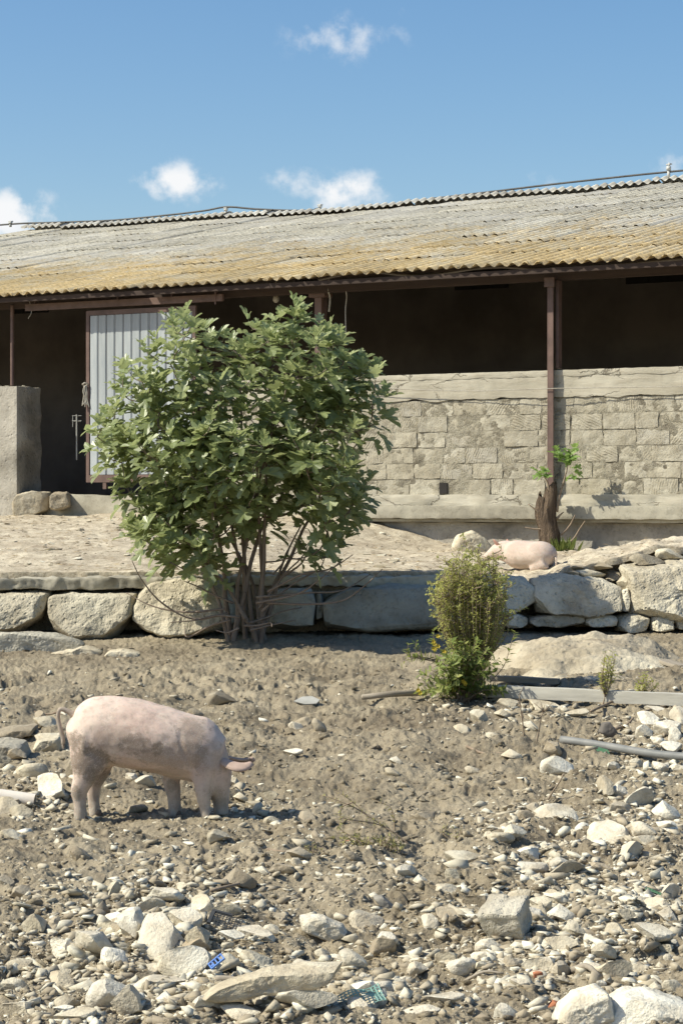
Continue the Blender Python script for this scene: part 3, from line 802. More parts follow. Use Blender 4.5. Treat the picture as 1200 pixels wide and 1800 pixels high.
    # floor, inner wall, gables, rear
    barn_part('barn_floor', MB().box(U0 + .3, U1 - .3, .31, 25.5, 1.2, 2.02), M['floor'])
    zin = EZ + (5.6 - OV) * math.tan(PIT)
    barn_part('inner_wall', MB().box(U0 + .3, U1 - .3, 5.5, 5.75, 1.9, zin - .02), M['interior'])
    for i, (a, b) in enumerate(((U0, U0 + .28), (U1 - .28, U1))):
        mb = MB(); ys = [0.0, OV + RUN, 25.5]; hz = [EZ + (0 - OV) * math.tan(PIT) - .08, RZ - .08, EZ + .1]
        V = [(x, y, .6) for x in (a, b) for y in ys] + [(x, y, h) for x in (a, b) for y, h in zip(ys, hz)]
        mb.add(V, [(0, 1, 7, 6), (1, 2, 8, 7), (3, 9, 10, 4), (4, 10, 11, 5), (0, 6, 9, 3), (2, 5, 11, 8), (6, 7, 10, 9), (7, 8, 11, 10)])
        barn_part('gable_wall', mb, M['concrete'])
    barn_part('rear_wall', MB().box(U0, U1, 25.52, 25.8, .6, EZ + .05), M['concrete'])
    # vents high on the inner wall
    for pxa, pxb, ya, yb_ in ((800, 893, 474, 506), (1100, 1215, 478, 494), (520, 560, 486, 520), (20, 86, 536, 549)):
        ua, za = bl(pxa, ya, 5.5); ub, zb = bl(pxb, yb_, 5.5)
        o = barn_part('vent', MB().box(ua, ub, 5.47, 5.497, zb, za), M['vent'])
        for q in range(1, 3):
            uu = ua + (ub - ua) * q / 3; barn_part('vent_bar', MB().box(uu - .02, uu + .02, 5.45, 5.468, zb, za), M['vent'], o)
    # eave beam and purlins
    zf = EZ - .02
    barn_part('eave_beam', MB().box(U0 + .3, U1 - .3, -.05, .05, zf - .13, zf - .02), M['beam'])
    barn_part('eave_batten', MB().box(U0 + .3, U1 - .3, OV + .07, OV + .13, zf - .07, zf - .005), M['beam'])
    for k in range(1, 5):
        y = OV + .35 + k * 1.25; z = EZ + (y - OV) * math.tan(PIT) - .03
        barn_part('purlin', MB().box(U0 + .3, U1 - .3, y - .05, y + .05, z - .14, z - .02), M['beam'])
    # posts
    for px, w in ((563, .11), (-420, .11)):
        u, _ = bl(px, 500, .15); p = MB(); z1 = EZ - .2
        p.box(u - w / 2, u + w / 2, .08, .10, 2.0, z1); p.box(u - w / 2, u + w / 2, .22, .24, 2.0, z1); p.box(u - .012, u + .012, .102, .218, 2.0, z1)
        o = barn_part('post', p, M['steel'])
        barn_part('post_bracket', MB().box(u - .13, u + .13, .04, .26, z1 + .002, z1 + .06), M['steel'], o)
    u, _ = bl(968, 600, -.10); p = MB(); w = .085; z0 = 1.94; z1 = EZ - .14
    p.box(u - w / 2, u - w / 2 + .016, -.13, -.045, z0, z1); p.box(u - w / 2 + .018, u + w / 2, -.13, -.116, z0, z1)
    o = barn_part('post', p, M['steel'])
    p = MB().box(u + .0435, u + .085, -.05, .06, ZT + .03, z1); barn_part('post', p, M['steel'])
    barn_part('post_bracket', MB().box(u - .07, u + .07, -.17, -.135, z1 - .1, z1 + .02), M['steel'], o)
    u, zt = bl(22, 520, -.06); _, zb = bl(22, 672, -.06)
    barn_part('pipe_post', MB().tube([(u, -.06, zb - .05), (u, -.06, EZ - .1)], .028, 10), M['steel'])

    # wing wall left of the doorway: thick concrete stub
    ua, _ = bl(30, 700, -.25); _, zt = bl(30, 678, -.25)
    V, f = worn_box(5.0, .62, zt - 1.0, (120, 14, 50), .018, .028, 3.0, 9)
    V += np.array([ua - 2.5, .06, (zt + 1.0) / 2]); me = new_mesh('wing_wall', V, f); sharp(me, 45)
    ww = link('wing_wall', me, M['concrete_grey'], barn); ww['label'] = 'rough grey concrete wall stub beside the open doorway'
    mb = MB()
    for k in range(26):
        V, f = rockV[k % 5]; s = rng.uniform(.015, .05)
        mb.add(V * np.array([s * 1.6, s * 1.6, s * .7]) + np.array([ua - rng.uniform(.02, 1.2), rng.uniform(-.2, .3), zt + .012]), f)
    barn_part('mortar_lumps', mb, M['concrete'])

    # sliding door, hung outside the opening on a rail
    yd = -.12
    u0, zt = bl(153, 547, yd); u1, _ = bl(345, 540, yd); _, zb = bl(153, 848, yd)
    sd = bpy.data.objects.new('sliding_door', None); COL.objects.link(sd); sd.parent = barn
    sd.location = (u0, yd, zb); W = u1 - u0; H = zt - zb
    fr = .055
    for nm, bx in (('door_stile', (0, fr, -.02, .02, 0, H)), ('door_stile', (W - fr, W, -.02, .02, 0, H)), ('top_rail', (fr + .002, W - fr - .002, -.02, .02, H - .07, H)), ('bottom_rail', (fr + .002, W - fr - .002, -.02, .02, 0, .11))):
        link(nm, MB().box(*bx).mesh(nm), M['steel'], sd)
    ns = 12; sw = (W - 2 * fr - .01) / ns
    V = []
    prof = [(0.004, 0), (.012, -.012), (sw - .022, -.012), (sw - .014, 0.0), (sw - .004, 0)]
    mb = MB(); m_ = len(prof)
    mb.add([(a, b, 0) for a, b in prof] + [(a, b, H - .19) for a, b in prof], [(q, q + 1, q + 1 + m_, q + m_) for q in range(m_ - 1)])
    me = mb.mesh('door_slat'); me.materials.append(M['door'])
    for k in range(ns):
        o = link('door_slat', me, None, sd); o.location = (fr + .005 + k * sw, rng.uniform(-.002, .002), .115)
    link('door_backing', MB().box(fr, W - fr, .005, .018, .112, H - .072).mesh('door_backing'), M['steel'], sd)
    link('door_foot', MB().box(.30, .36, -.015, .015, -.10, -.002).mesh('door_foot'), M['steel'], sd)
    # rail with hangers
    ra, za = bl(46, 541, -.17); rb, zb2 = bl(392, 522, -.17)
    zr = (za + zb2) / 2
    rl = barn_part('door_rail', MB().box(ra, rb, -.19, -.14, zr - .055, zr + .045), M['steel'])
    for px in (60, 205, 300, 378):
        hu, _ = bl(px, 530, -.17); barn_part('rail_hanger', MB().box(hu - .012, hu + .012, -.15, -.12, zr + .047, EZ - .06), M['steel'], rl)
    barn_part('rail_bracket', MB().box(bl(380, 1, -.17)[0] - .01, bl(380, 1, -.17)[0] + .012, -.2, -.192, zr - .1, zr + .14), M['steel'], rl)

# small stones used in several places
ROCKS = []; rockV = []
for k in range(16):
    me, V, f = rock_mesh('stone', 100 + k, 3, 9 + k % 6, .05); ROCKS.append(me)
for k in range(24):
    bm = bmesh.new(); pr = np.random.RandomState(500 + k)
    for q in range(11):
        v = pr.normal(size=3); v /= np.linalg.norm(v); v *= pr.uniform(.75, 1.1) * np.array([1, pr.uniform(.7, 1), pr.uniform(.6, 1)])
        bm.verts.new(v)
    bmesh.ops.convex_hull(bm, input=bm.verts[:]); bmesh.ops.delete(bm, geom=[v for v in bm.verts if not v.link_faces], context='VERTS')
    bmesh.ops.triangulate(bm, faces=bm.faces[:]); bmesh.ops.recalc_face_normals(bm, faces=bm.faces[:]); bm.verts.index_update()
    rockV.append((np.array([v.co[:] for v in bm.verts]), [tuple(v.index for v in f.verts) for f in bm.faces])); bm.free()
build_barn()

# ------------------------------------------------------------------ lines, hoses and ropes on the barn
def wire(name, pts, r, mat, label, cat, n=6, k=6, group=None):
    q = spline(pts, k); b = Vector(q[0])
    V, f = tube([p - b for p in q], r, n)
    o = link(name, new_mesh(name, V, f, True), mat, loc=b); return tag(o, label, cat, group)

yr = OV + RUN
def ridge_pt(px, dz):
    u, _ = bl(px, 400, yr); return b2w(u, yr - .02, RZ + .17 + roof_sag(u) + dz)
wire('hose', [ridge_pt(-250, 0), ridge_pt(0, .0), ridge_pt(100, .0), ridge_pt(200, .0), ridge_pt(300, .02), ridge_pt(360, .05), ridge_pt(400, .10), ridge_pt(450, .03), ridge_pt(520, -.03), ridge_pt(600, -.08)], .020, M['blackplastic'], 'black hose lying along the left half of the roof ridge', 'hose', 8)
wire('hose', [ridge_pt(760, -.04), ridge_pt(880, .0), ridge_pt(960, .05), ridge_pt(1040, .08), ridge_pt(1150, .08), ridge_pt(1250, .05), ridge_pt(1450, 0)], .020, M['blackplastic'], 'black hose lying along the right half of the roof ridge', 'hose', 8)
def ridge_fitting(px, h, label):
    b = ridge_pt(px, -.06); mb = MB()
    mb.tube([(0, 0, 0), (0, 0, h * .55)], .03, 10); mb.tube([(0, 0, h * .55), (0, 0, h * .8)], [.045, .045], 10); mb.tube([(0, 0, h * .8), (.02, 0, h)], [.02, .028], 8); mb.tube([(-.05, 0, h * .9), (.06, 0, h * .95)], .014, 8)
    tag(link('pipe_fitting', mb.mesh('pipe_fitting', True), M['galv'], loc=b), label, 'fitting')
ridge_fitting(1175, .30, 'metal valve standing on the ridge at the right end')
ridge_fitting(563, .13, 'small bent fitting on the ridge above the middle post')
ridge_fitting(398, .15, 'small clip holding the hose hump on the ridge')
ridge_fitting(20, .13, 'small dark clip at the left end of the ridge hose')

def bw(px, py, yb): u, z = bl(px, py, yb); return b2w(u, yb, z)
wire('cable', [bw(560, 492, -.14), bw(640, 478, -.14), bw(740, 485, -.14), bw(860, 470, -.14), bw(960, 474, -.14), bw(1060, 468, -.14), bw(1200, 455, -.14), bw(1300, 450, -.14)], .016, M['cable'], 'brown cable sagging beneath the eave over the low wall', 'cable')
wire('cable', [bw(606, 504, .6), bw(680, 505, .6), bw(760, 503, .6), bw(830, 494, .6), bw(890, 476, .6)], .02, M['blackplastic'], 'black cable sagging inside the barn below the roof', 'cable')
wire('metal_tube', [bw(976, 487, .0), bw(1100, 478.5, .0), bw(1200, 471.5, .0), bw(1320, 463, .0)], .026, M['galv'], 'pale metal tube running right from the tall post under the eave', 'tube', 10, 2)
wire('clothes_line', [bw(600, 676, -.12), bw(690, 683, -.12), bw(820, 687, -.12), bw(964, 683, -.16), bw(1080, 681, -.12), bw(1200, 679, -.12), bw(1300, 676, -.12)], .005, M['rope'], 'thin pale line strung along the top of the block wall', 'line')
wire('rope', [bw(578, 490, -.02), bw(577, 510, -.04), bw(580, 525, -.03), bw(578, 548, -.04)], .012, M['rope'], 'knotted pale rope hanging beside the middle post', 'rope')
wire('rope', [bw(605, 497, -.02), bw(609, 520, -.03), bw(607, 545, -.03), bw(608, 590, -.03)], .008, M['rope'], 'thin dark-tipped rope hanging right of the middle post', 'rope')
wire('wire', [bw(45, 515, -.16), bw(52, 530, -.18), bw(56, 548, -.17), bw(50, 560, -.17)], .005, M['rope'], 'thin wire dangling from the eave above the door rail', 'wire')
def door_rope():
    b = bw(150, 678, -.16); mb = MB()
    for k in range(6):
        a = rng.uniform(-.02, .02); mb.tube(spline([(a, -.02 * k * .3, 0), (a + rng.uniform(-.03, .03), -.02, -.1), (a + rng.uniform(-.03, .03), -.01, -.2), (a + rng.uniform(-.05, .05), -.02, -.28 - .05 * rng.random())], 4), .009, 6)
    mb.tube(spline([(-.04, 0, .02), (0, -.03, .04), (.04, 0, .02), (0, .03, .0), (-.04, 0, .02)], 5), .012, 6)
    tag(link('rope', mb.mesh('rope', True), M['rope'], loc=b), 'frayed pale rope knotted to the sliding door edge', 'rope')
door_rope()
b = bw(485, 520, .3); mb = MB(); mb.tube([(0, 0, 0), (0, 0, .06)], .025, 8); mb.tube([(0, 0, .0), (0, 0, -.03), (0, 0, -.07), (0, 0, -.10)], [.03, .045, .045, .015], 10); mb.tube([(0, 0, .06), (0, 0, .35)], .005, 5)
tag(link('light_bulb', mb.mesh('light_bulb', True), M['rope'], loc=b), 'unlit bulb hanging on a wire inside the barn', 'bulb')

# loose frame inside the doorway
b = bw(133, 740, .5); mb = MB(); mb.tube([(-.05, 0, 0), (.09, 0, 0)], .008, 6); mb.tube([(.02, 0, -.09), (.02, 0, .1)], .008, 6); mb.tube([(-.05, 0, .08), (.09, 0, .08)], .005, 6); mb.tube([(-.04, 0, -.09), (-.04, 0, .09)], .005, 6); mb.tube([(.02, 0, .1), (.02, 0, -.6)], .012, 6)
tag(link('wire_gate', mb.mesh('wire_gate'), M['galv'], loc=b), 'small pale wire cross just inside the dark doorway', 'gate')

# cut stones at the foot of the wing wall
def tp(px, py):
    lo, hi = TF, 34.0
    for _ in range(40):
        Y = (lo + hi) / 2; x = (px - 600) / F * Y
        if HOR + (CAMZ - float(terrace_z(x, Y))) * F / Y > py: lo = Y
        else: hi = Y
    return Y
def cut_stone(name, pts, dist, depth, mat, label, amp=.02, seed=1, cat='stone', freq=5.0):
    q = [(P(px, py, dist).x, P(px, py, dist).z) for px, py in pts]
    cx = sum(a for a, _ in q) / len(q); z0 = min(z for _, z in q)
    V, f = outline_stone([(a - cx, z - z0) for a, z in q], depth, amp=amp, freq=freq, seed=seed)
    me = new_mesh(name, V, f); sharp(me, 40)
    return tag(link(name, me, mat, loc=(cx, dist, z0)), label, cat)
cut_stone('stone', [(25, 872), (60, 864), (88, 866), (90, 900), (60, 907), (27, 908)], tp(60, 905), .5, M['cream'], 'squared pale stone on the terrace against the grey wing wall', .015, 3)
cut_stone('stone', [(91, 866), (122, 866), (126, 890), (112, 896), (91, 896)], tp(60, 905) - .35, .4, M['brown'], 'smaller brownish stone between the squared stone and the doorway', .015, 5)
cut_stone('stone', [(795, 962), (805, 942), (830, 934), (848, 946), (862, 960), (858, 972), (800, 974)], tp(830, 971), .5, M['cream'], 'pale angular boulder on the terrace left of the resting pig', .02, 7)
cut_stone('stone', [(1165, 970), (1175, 962), (1190, 962), (1198, 968), (1196, 974), (1166, 974)], tp(1180, 972), .2, M['cream'], 'small flat stone on the bank at the right edge below the ledge', .01, 8)

# ================================================================== RETAINING WALL
def build_retaining():
    root = empty('retaining_wall', (0, TF - .2, float(base_z(0, TF - .2))))
    tag(root, 'rough dry-laid boulder wall holding up the terrace edge', 'wall')
    def stone(pts, dist, depth, mat, label, amp=.03, seed=0, freq=2.6, name='boulder'):
        q = [(P(px, py, dist).x, P(px, py, dist).z) for px, py in pts]
        V, f = outline_stone(q, depth, amp=amp, freq=freq, seed=seed, nphi=96)
        zc = V[:, 2].mean(); V[:, 1] += dist + depth / 2 + .5 * (V[:, 2] - zc) - .06
        me = new_mesh(name, V - np.array(root.location)[None], f); sharp(me, 38)
        o = link(name, me, mat, root); o['label'] = label; return o
    D = TF - .42
    B, G = M['boulder'], M['boulder_grey']
    stone([(-60, 1055), (-20, 1046), (40, 1043), (82, 1040), (86, 1052), (62, 1085), (35, 1108), (0, 1113), (-60, 1112)], D - .02, .6, B, 'rounded boulder cut off by the left edge', .035, 1)
    stone([(84, 1050), (120, 1044), (180, 1046), (240, 1044), (248, 1058), (226, 1085), (200, 1120), (172, 1136), (140, 1124), (92, 1108)], D - .12, .7, B, 'large wedge-shaped boulder with a chipped lower edge', .035, 2)
    stone([(236, 1040), (275, 1026), (330, 1020), (385, 1018), (404, 1040), (404, 1096), (375, 1108), (310, 1118), (255, 1104), (234, 1090)], D - .06, .65, B, 'large pale boulder just left of the fig stems', .04, 3)
    stone([(470, 1040), (545, 1036), (556, 1060), (552, 1098), (500, 1108), (466, 1100)], D + .05, .5, G, 'squared grey stone right behind the fig stems', .02, 4)
    stone([(555, 1045), (567, 1044), (567, 1085), (556, 1088)], D + .12, .3, G, 'narrow upright filler stone', .01, 14, 6)
    stone([(568, 1062), (590, 1040), (680, 1030), (760, 1030), (800, 1040), (806, 1104), (730, 1104), (640, 1108), (572, 1105)], D, .6, G, 'long squared grey block left of the tall shrub', .022, 5)
    stone([(806, 1030), (860, 1014), (915, 1016), (936, 1034), (938, 1062), (905, 1080), (830, 1086), (806, 1080)], D - .03, .6, B, 'grey boulder partly hidden by the tall shrub', .03, 6)
    stone([(938, 1022), (990, 1014), (1060, 1022), (1092, 1036), (1088, 1072), (1058, 1078), (985, 1078), (944, 1074)], D - .06, .6, B, 'long pale boulder under the resting pig', .035, 7)
    stone([(1090, 1040), (1104, 1036), (1106, 1056), (1102, 1076), (1091, 1076)], D - .02, .3, B, 'small upright stone wedged between two boulders', .012, 8, 6)
    stone([(1108, 1002), (1160, 994), (1230, 990), (1300, 994), (1300, 1088), (1230, 1090), (1150, 1086), (1110, 1078)], D - .08, .7, B, 'big square pitted boulder at the right edge', .05, 9, 3.4)
    for k_, (a, b) in enumerate(((1306, 1400), (1404, 1520), (1524, 1610), (-168, -64), (-290, -172))):
        stone([(a, 1006), (a + 20, 998), (b - 14, 1000), (b, 1010), (b - 2, 1082), (a + 40, 1092), (a + 4, 1086)] if k_ < 3 else [(a, 1050), (a + 20, 1042), (b - 10, 1042), (b, 1052), (b - 8, 1104), (a + 40, 1112), (a + 4, 1106)], D - .04, .6, B, 'boulder beyond the %s edge' % ('right' if k_ < 3 else 'left'), .035, 40 + k_)
    xs = [800, 884, 928, 1026, 1084, 1142, 1184, 1216, 1290]
    for i in range(len(xs) - 1):
        a, b = xs[i] + 2, xs[i + 1] - 1
        t = 1080 + rng.uniform(-1, 4); u = 1106 + rng.uniform(-4, 8)
        stone([(a, t + 5), ((a + b) / 2, t), (b, t + 4), (b - 1, u - 4), ((a + b) / 2, u), (a + 2, u - 2)], D - .10 - .04 * (i % 2), .5, B, '%s stone in the low course under the right boulders' % ['first', 'second', 'third', 'fourth', 'fifth', 'sixth', 'seventh', 'eighth'][i], .02, 20 + i, 4, 'course_stone')
    # rubble bank above the right boulders
    for i, (px, py, w, h) in enumerate([(1000, 1012, 40, 14), (1030, 1008, 60, 16), (1075, 1012, 34, 18), (1092, 1022, 18, 26), (1060, 995, 26, 10), (1100, 1000, 22, 26), (1140, 985, 70, 18), (1180, 978, 60, 20), (1200, 985, 50, 14), (975, 1016, 36, 12), (1015, 998, 40, 8), (1120, 992, 30, 14)]):
        dd = D + .25 + .12 * (i % 3); p = P(px, py, dd); s = dd / F
        o = link('rubble', ROCKS[i % 16], M['cream' if i % 2 else 'brown'], root)
        if len(o.data.materials) == 0: o.data.materials.append(M['cream'])
        o.location = p - root.location; o.scale = (w / 2 * s, .16, h * .62 * s); o.rotation_euler = (0, rng.uniform(-.2, .2), rng.uniform(-.4, .4))
        o.material_slots[0].link = 'OBJECT'; o.material_slots[0].material = M['cream' if i % 2 else 'brown']
    # concrete kerb carried by the boulders on the left
    def kerb(pts, dist, depth, label, seed):
        q = [(P(px, py, dist).x, P(px, py, dist).z) for px, py in pts]
        x0, x1 = q[0][0], q[1][0]; z0, z1 = q[0][1], q[2][1]
        V, f = worn_box(x1 - x0, depth, abs(z1 - z0), (160, 6, 6), .015, .03, 7.0, seed)
        V[:, 2] += .03 * fbm(V[:, 0] * 1.2, 0 * V[:, 0], seed, 3)
        V += np.array([(x0 + x1) / 2, dist + depth / 2, (z0 + z1) / 2]) - np.array(root.location)
        me = new_mesh('kerb', V, f); sharp(me, 45); o = link('kerb', me, M['concrete'], root); o['label'] = label
    kerb([(-160, 1016), (402, 1016), (0, 1036)], TF - .30, .5, 'rough concrete kerb under the terrace edge', 2.0)
    kerb([(395, 1012), (800, 1012), (0, 1030)], TF - .12, .4, 'shaded concrete kerb under the terrace edge behind the fig', 5.0)
build_retaining()

# fallen concrete slab in front of the wall at left
def fallen_slab():
    d = 21.6; b = P(60, 1158, d)
    pts = [(-40, 1160), (-40, 1114), (40, 1112), (100, 1114), (140, 1126), (152, 1136), (128, 1142), (60, 1152)]
    V, f = outline_stone([(P(px, py, d).x - b.x, P(px, py, d).z - b.z) for px, py in pts], .3, amp=.012, freq=6, seed=4, nphi=110)
    me = new_mesh('concrete_slab', V, f); sharp(me, 40)
    tag(link('concrete_slab', me, M['boulder_grey'], loc=b), 'broken grey concrete slab lying below the boulders at left', 'slab')
fallen_slab()
cut_stone('stone', [(82, 1150), (110, 1146), (150, 1138), (178, 1143), (182, 1154), (150, 1160), (90, 1158)], 21.3, .3, M['cream'], 'crusty mortar lump at the tip of the broken grey slab', .02, 12, 'stone', 9)
cut_stone('stone', [(184, 1146), (215, 1143), (246, 1148), (240, 1160), (190, 1162)], 21.2, .3, M['cream'], 'flat pale stone right of the mortar lump below the wedge boulder', .015, 13)

# bedrock slab at right
def bedrock():
    b = gp(1050, 1205)
    n, m = 220, 150; x = np.linspace(-1, 1, n); y = np.linspace(-1, 1, m); X, Y = np.meshgrid(x, y)
    r = np.sqrt(X ** 2 + Y ** 2 * .9) + .22 * fbm(X * 1.5, Y * 1.5, 3.0, 3)
    Z = .27 * (1 - sstep(.15, 1.05, r)) + (.08 * fbm(X * 1.8, Y * 2.6, 1.0, 2, .45) - .06 * np.abs(pn3(X * 2.0, Y * 4.5, 2.0))) * (1 - sstep(.75, 1.1, r))
    Z = Z + (.016 * fbm(X * 7, Y * 9, 4.0, 4, .55) + .03 * (np.abs(pn3(X * 2.5, Y * 6, 9.0)) - .2)) * (1 - sstep(.85, 1.1, r))
    W = np.stack([X * 1.15 - Y * .1, Y * 1.25 + 1.15, Z * (1 + .5 * sstep(-.2, .9, Y)) - .06], -1)
    W[..., 2] += base_z(b.x + W[..., 0], b.y + W[..., 1]) - b.z
    i = np.arange(n * m).reshape(m, n)
    Fq = np.stack([i[:-1, :-1], i[:-1, 1:], i[1:, 1:], i[1:, :-1]], -1).reshape(-1, 4)
    me = new_mesh('bedrock', W.reshape(-1, 3), Fq, True); me.set_sharp_from_angle(angle=R(40))
    tag(link('bedrock', me, M['bedrock'], loc=b), 'broad layered bedrock outcrop below the right boulders', 'rock')
bedrock()

# ================================================================== FIG TREE
def fig_leaf_arrays(seed):
    """lobed leaf, base at the origin, pointing along +y, upper side +z, unit length"""
    r = random.Random(seed)
    half = [(.10, -.03), (.30, .04), (.40, .17), (.30, .28), (.20, .33), (.33, .45), (.44, .62), (.36, .72), (.22, .66), (.12, .62), (.17, .78), (.14, .92)]
    half = [(x * r.uniform(.85, 1.15), y * r.uniform(.96, 1.04)) for x, y in half]
    left = [(-x * r.uniform(.9, 1.1), y * r.uniform(.96, 1.04)) for x, y in reversed(half)]
    fold = r.uniform(.15, .55); curl = r.uniform(.05, .4)
    def h(x, y): return fold * abs(x) - curl * y * y * .8 + .05 * math.sin(9 * x + seed)
    V = [(0, 0.0, 0), (0, .35, h(0, .35)), (0, .68, h(0, .68)), (0, 1.0, h(0, 1.0))]
    R_ = [(x, y, h(x, y)) for x, y in half]; L_ = [(x, y, h(x, y)) for x, y in left]
    V += R_ + L_
    o = 4; Fc = [(0, o, o+1, o+2), (0, o+2, o+3, 1), (1, o+3, o+4), (1, o+4, o+5, o+6), (1, o+6, o+7, o+8), (1, o+8, o+9, 2), (2, o+9, o+10, o+11), (2, o+11, 3)]
    q = 4 + len(R_); n = len(L_)
    g = lambda k: q + n - 1 - k
    Fc += [(0, g(2), g(1), g(0)), (0, 1, g(3), g(2)), (1, g(4), g(3)), (1, g(6), g(5), g(4)), (1, g(8), g(7), g(6)), (1, 2, g(9), g(8)), (2, g(11), g(10), g(9)), (2, 3, g(11))]
    # petiole
    w = .012; k = len(V); V += [(-w, -.32, -.02), (w, -.32, -.02), (w, 0.01, 0), (-w, 0.01, 0)]; Fc += [(k, k+1, k+2, k+3)]
    return np.array(V, float), Fc
FIGL = [fig_leaf_arrays(s) for s in range(7)]

def frame_mat(pos, d, nrm, size):
    d = d.normalized(); x = d.cross(nrm)
    x = x.normalized() if x.length > 1e-4 else d.orthogonal().normalized()
    n = x.cross(d)
    return np.array([x[:], d[:], n[:]]) * size, np.array(pos)

def build_fig():
    r = random.Random(21); D0 = 22.15
    base = Vector((P(432, 1105, D0).x, D0, float(base_z(0, D0)) + .02))
    root = empty('fig_tree', base); tag(root, 'big bushy green fig tree with many stems before the terrace wall', 'tree')
    s = D0 / F
    lobes = [(318, 600, 58, 52, .4), (385, 640, 80, 60, .5), (445, 612, 62, 52, .4), (521, 572, 34, 42, .3), (560, 625, 80, 62, .5), (605, 650, 52, 72, .5), (640, 720, 48, 66, .5),
             (190, 765, 42, 36, .35), (235, 700, 70, 66, .5), (215, 800, 60, 50, .5), (265, 900, 56, 50, .6), (300, 950, 66, 46, .55), (355, 975, 46, 34, .4),
             (300, 800, 120, 130, .9), (430, 720, 190, 120, 1.2), (430, 820, 200, 100, 1.2), (560, 760, 105, 120, 1.0), (600, 850, 60, 66, .7), (590, 900, 40, 40, .4), (545, 860, 60, 40, .7), (400, 865, 90, 56, .9), (330, 890, 85, 76, .8)]
    lobes = [(430 + (a - 430) * .95, b, c * .96, d, e) for a, b, c, d, e in lobes]
    wts = [(a * b) ** .85 * (.45 + c) for _, _, a, b, c in lobes]; nodes = [base + Vector((0, 0, -.1))]; par = [-1]; stem = [-1]
    # main stems
    mains = [(300, 640), (350, 720), (420, 640), (520, 600), (590, 690), (620, 790), (240, 770), (270, 900), (450, 760), (560, 860), (380, 900), (480, 690)]
    for i, (px, py) in enumerate(mains):
        t = P(px, py, D0 + r.uniform(-.6, .55)); st = base + Vector((r.uniform(-.2, .22), r.uniform(-.12, .12), -.06))
        lean = Vector((t.x - base.x, t.y - base.y, 0))
        c1 = st + lean * .12 + Vector((0, 0, (t.z - base.z) * .42)); prev = 0
        n = 9
        for k in range(n):
            a = k / (n - 1); p = st * (1 - a) ** 2 + c1 * 2 * a * (1 - a) + t * a * a
            if 0 < k < n - 1: p += Vector((r.uniform(-.03, .03), r.uniform(-.03, .03), r.uniform(-.02, .02)))
            nodes.append(p); par.append(prev if k else -1); stem.append(i); prev = len(nodes) - 1
    tips = []
    tgt = []
    for _ in range(315):
        l = r.choices(lobes, wts)[0]
        while True:
            v = Vector((r.uniform(-1, 1), r.uniform(-1, 1), r.uniform(-1, 1)))
            if .45 < v.length < 1: break
        dd = D0 - .1 + v.y * 1.05 * min(1, l[4] + .25)
        tgt.append(P(l[0] + v.x * l[2] * .92, l[1] - v.z * l[3] * .92, dd) + Vector((0, 0, -.05)))
    for px, py in ((320, 562), (330, 575), (308, 585), (525, 545), (519, 560), (532, 562), (455, 580), (440, 572), (470, 590), (585, 585), (600, 600), (570, 578), (375, 605), (390, 600), (640, 640), (672, 668), (684, 700), (660, 655), (165, 752), (158, 768), (172, 735), (205, 665), (215, 650), (200, 690), (212, 852), (238, 898), (228, 942), (300, 992), (280, 975), (640, 872), (655, 850), (607, 955), (592, 972), (548, 955), (570, 965), (350, 990), (250, 620), (265, 605)):
        tgt.append(P(px, py, D0 - .1 + r.uniform(-.5, .45)))
        tgt[-1].x = base.x + (tgt[-1].x - base.x) * .95
    cen = base + Vector((0, 0, 1.2)); tgt.sort(key=lambda p: (p - cen).length)
    NP = np.array([n[:] for n in nodes]); 
    for t in tgt:
        dlt = np.array(t[:])[None] - NP; d = np.linalg.norm(dlt, axis=1) + np.where(dlt[:, 2] < .05, .5, 0) + np.where(NP[:, 2] < base.z + .5, .5, 0)
        j = int(np.argmin(d)); a = Vector(NP[j]); L = (t - a).length; prev = j; n = 2 if L < .3 else 4
        new = []
        for k in range(1, n + 1):
            q = k / n; p = a.lerp(t, q) + Vector((0, 0, -.10 * L * math.sin(math.pi * q)))
            if k < n: p += Vector((r.uniform(-.02, .02), r.uniform(-.02, .02), 0))
            nodes.append(p); par.append(prev); stem.append(stem[j]); prev = len(nodes) - 1; new.append(p[:])
        NP = np.concatenate([NP, np.array(new)]); tips.append(prev)
    # radii by pipe model
    n = len(nodes); area = [0.0] * n
    for t in tips: area[t] = .0045 ** 2
    for i in range(n - 1, 0, -1):
        area[i] = max(area[i], .0045 ** 2)
        if par[i] > 0: area[par[i]] += area[i] * .8
    rad = [min(math.sqrt(a) * 1.5, .052) if a > .0001 else math.sqrt(a) for a in area]
    for si in range(len(mains)):
        ids = [i for i in range(1, 1 + 9 * len(mains)) if stem[i] == si][:9]
        for k, i in enumerate(ids): rad[i] = max(rad[i], (.033 if si % 3 else .026) * (1 - .085 * k) - .004)
    off = base
    for si in range(len(mains)):
        mb = MB()
        for i in range(1, n):
            p = par[i]
            if stem[i] != si or p <= 0: continue
            mb.tube([nodes[p], nodes[i]], [min(rad[p], rad[i] * 1.3), rad[i]], 6 if rad[i] > .012 else 4, False)
        if mb.n: link('stem', mb.mesh('stem', True, off), M['bark'], root)
    # leaves
    leaves = []
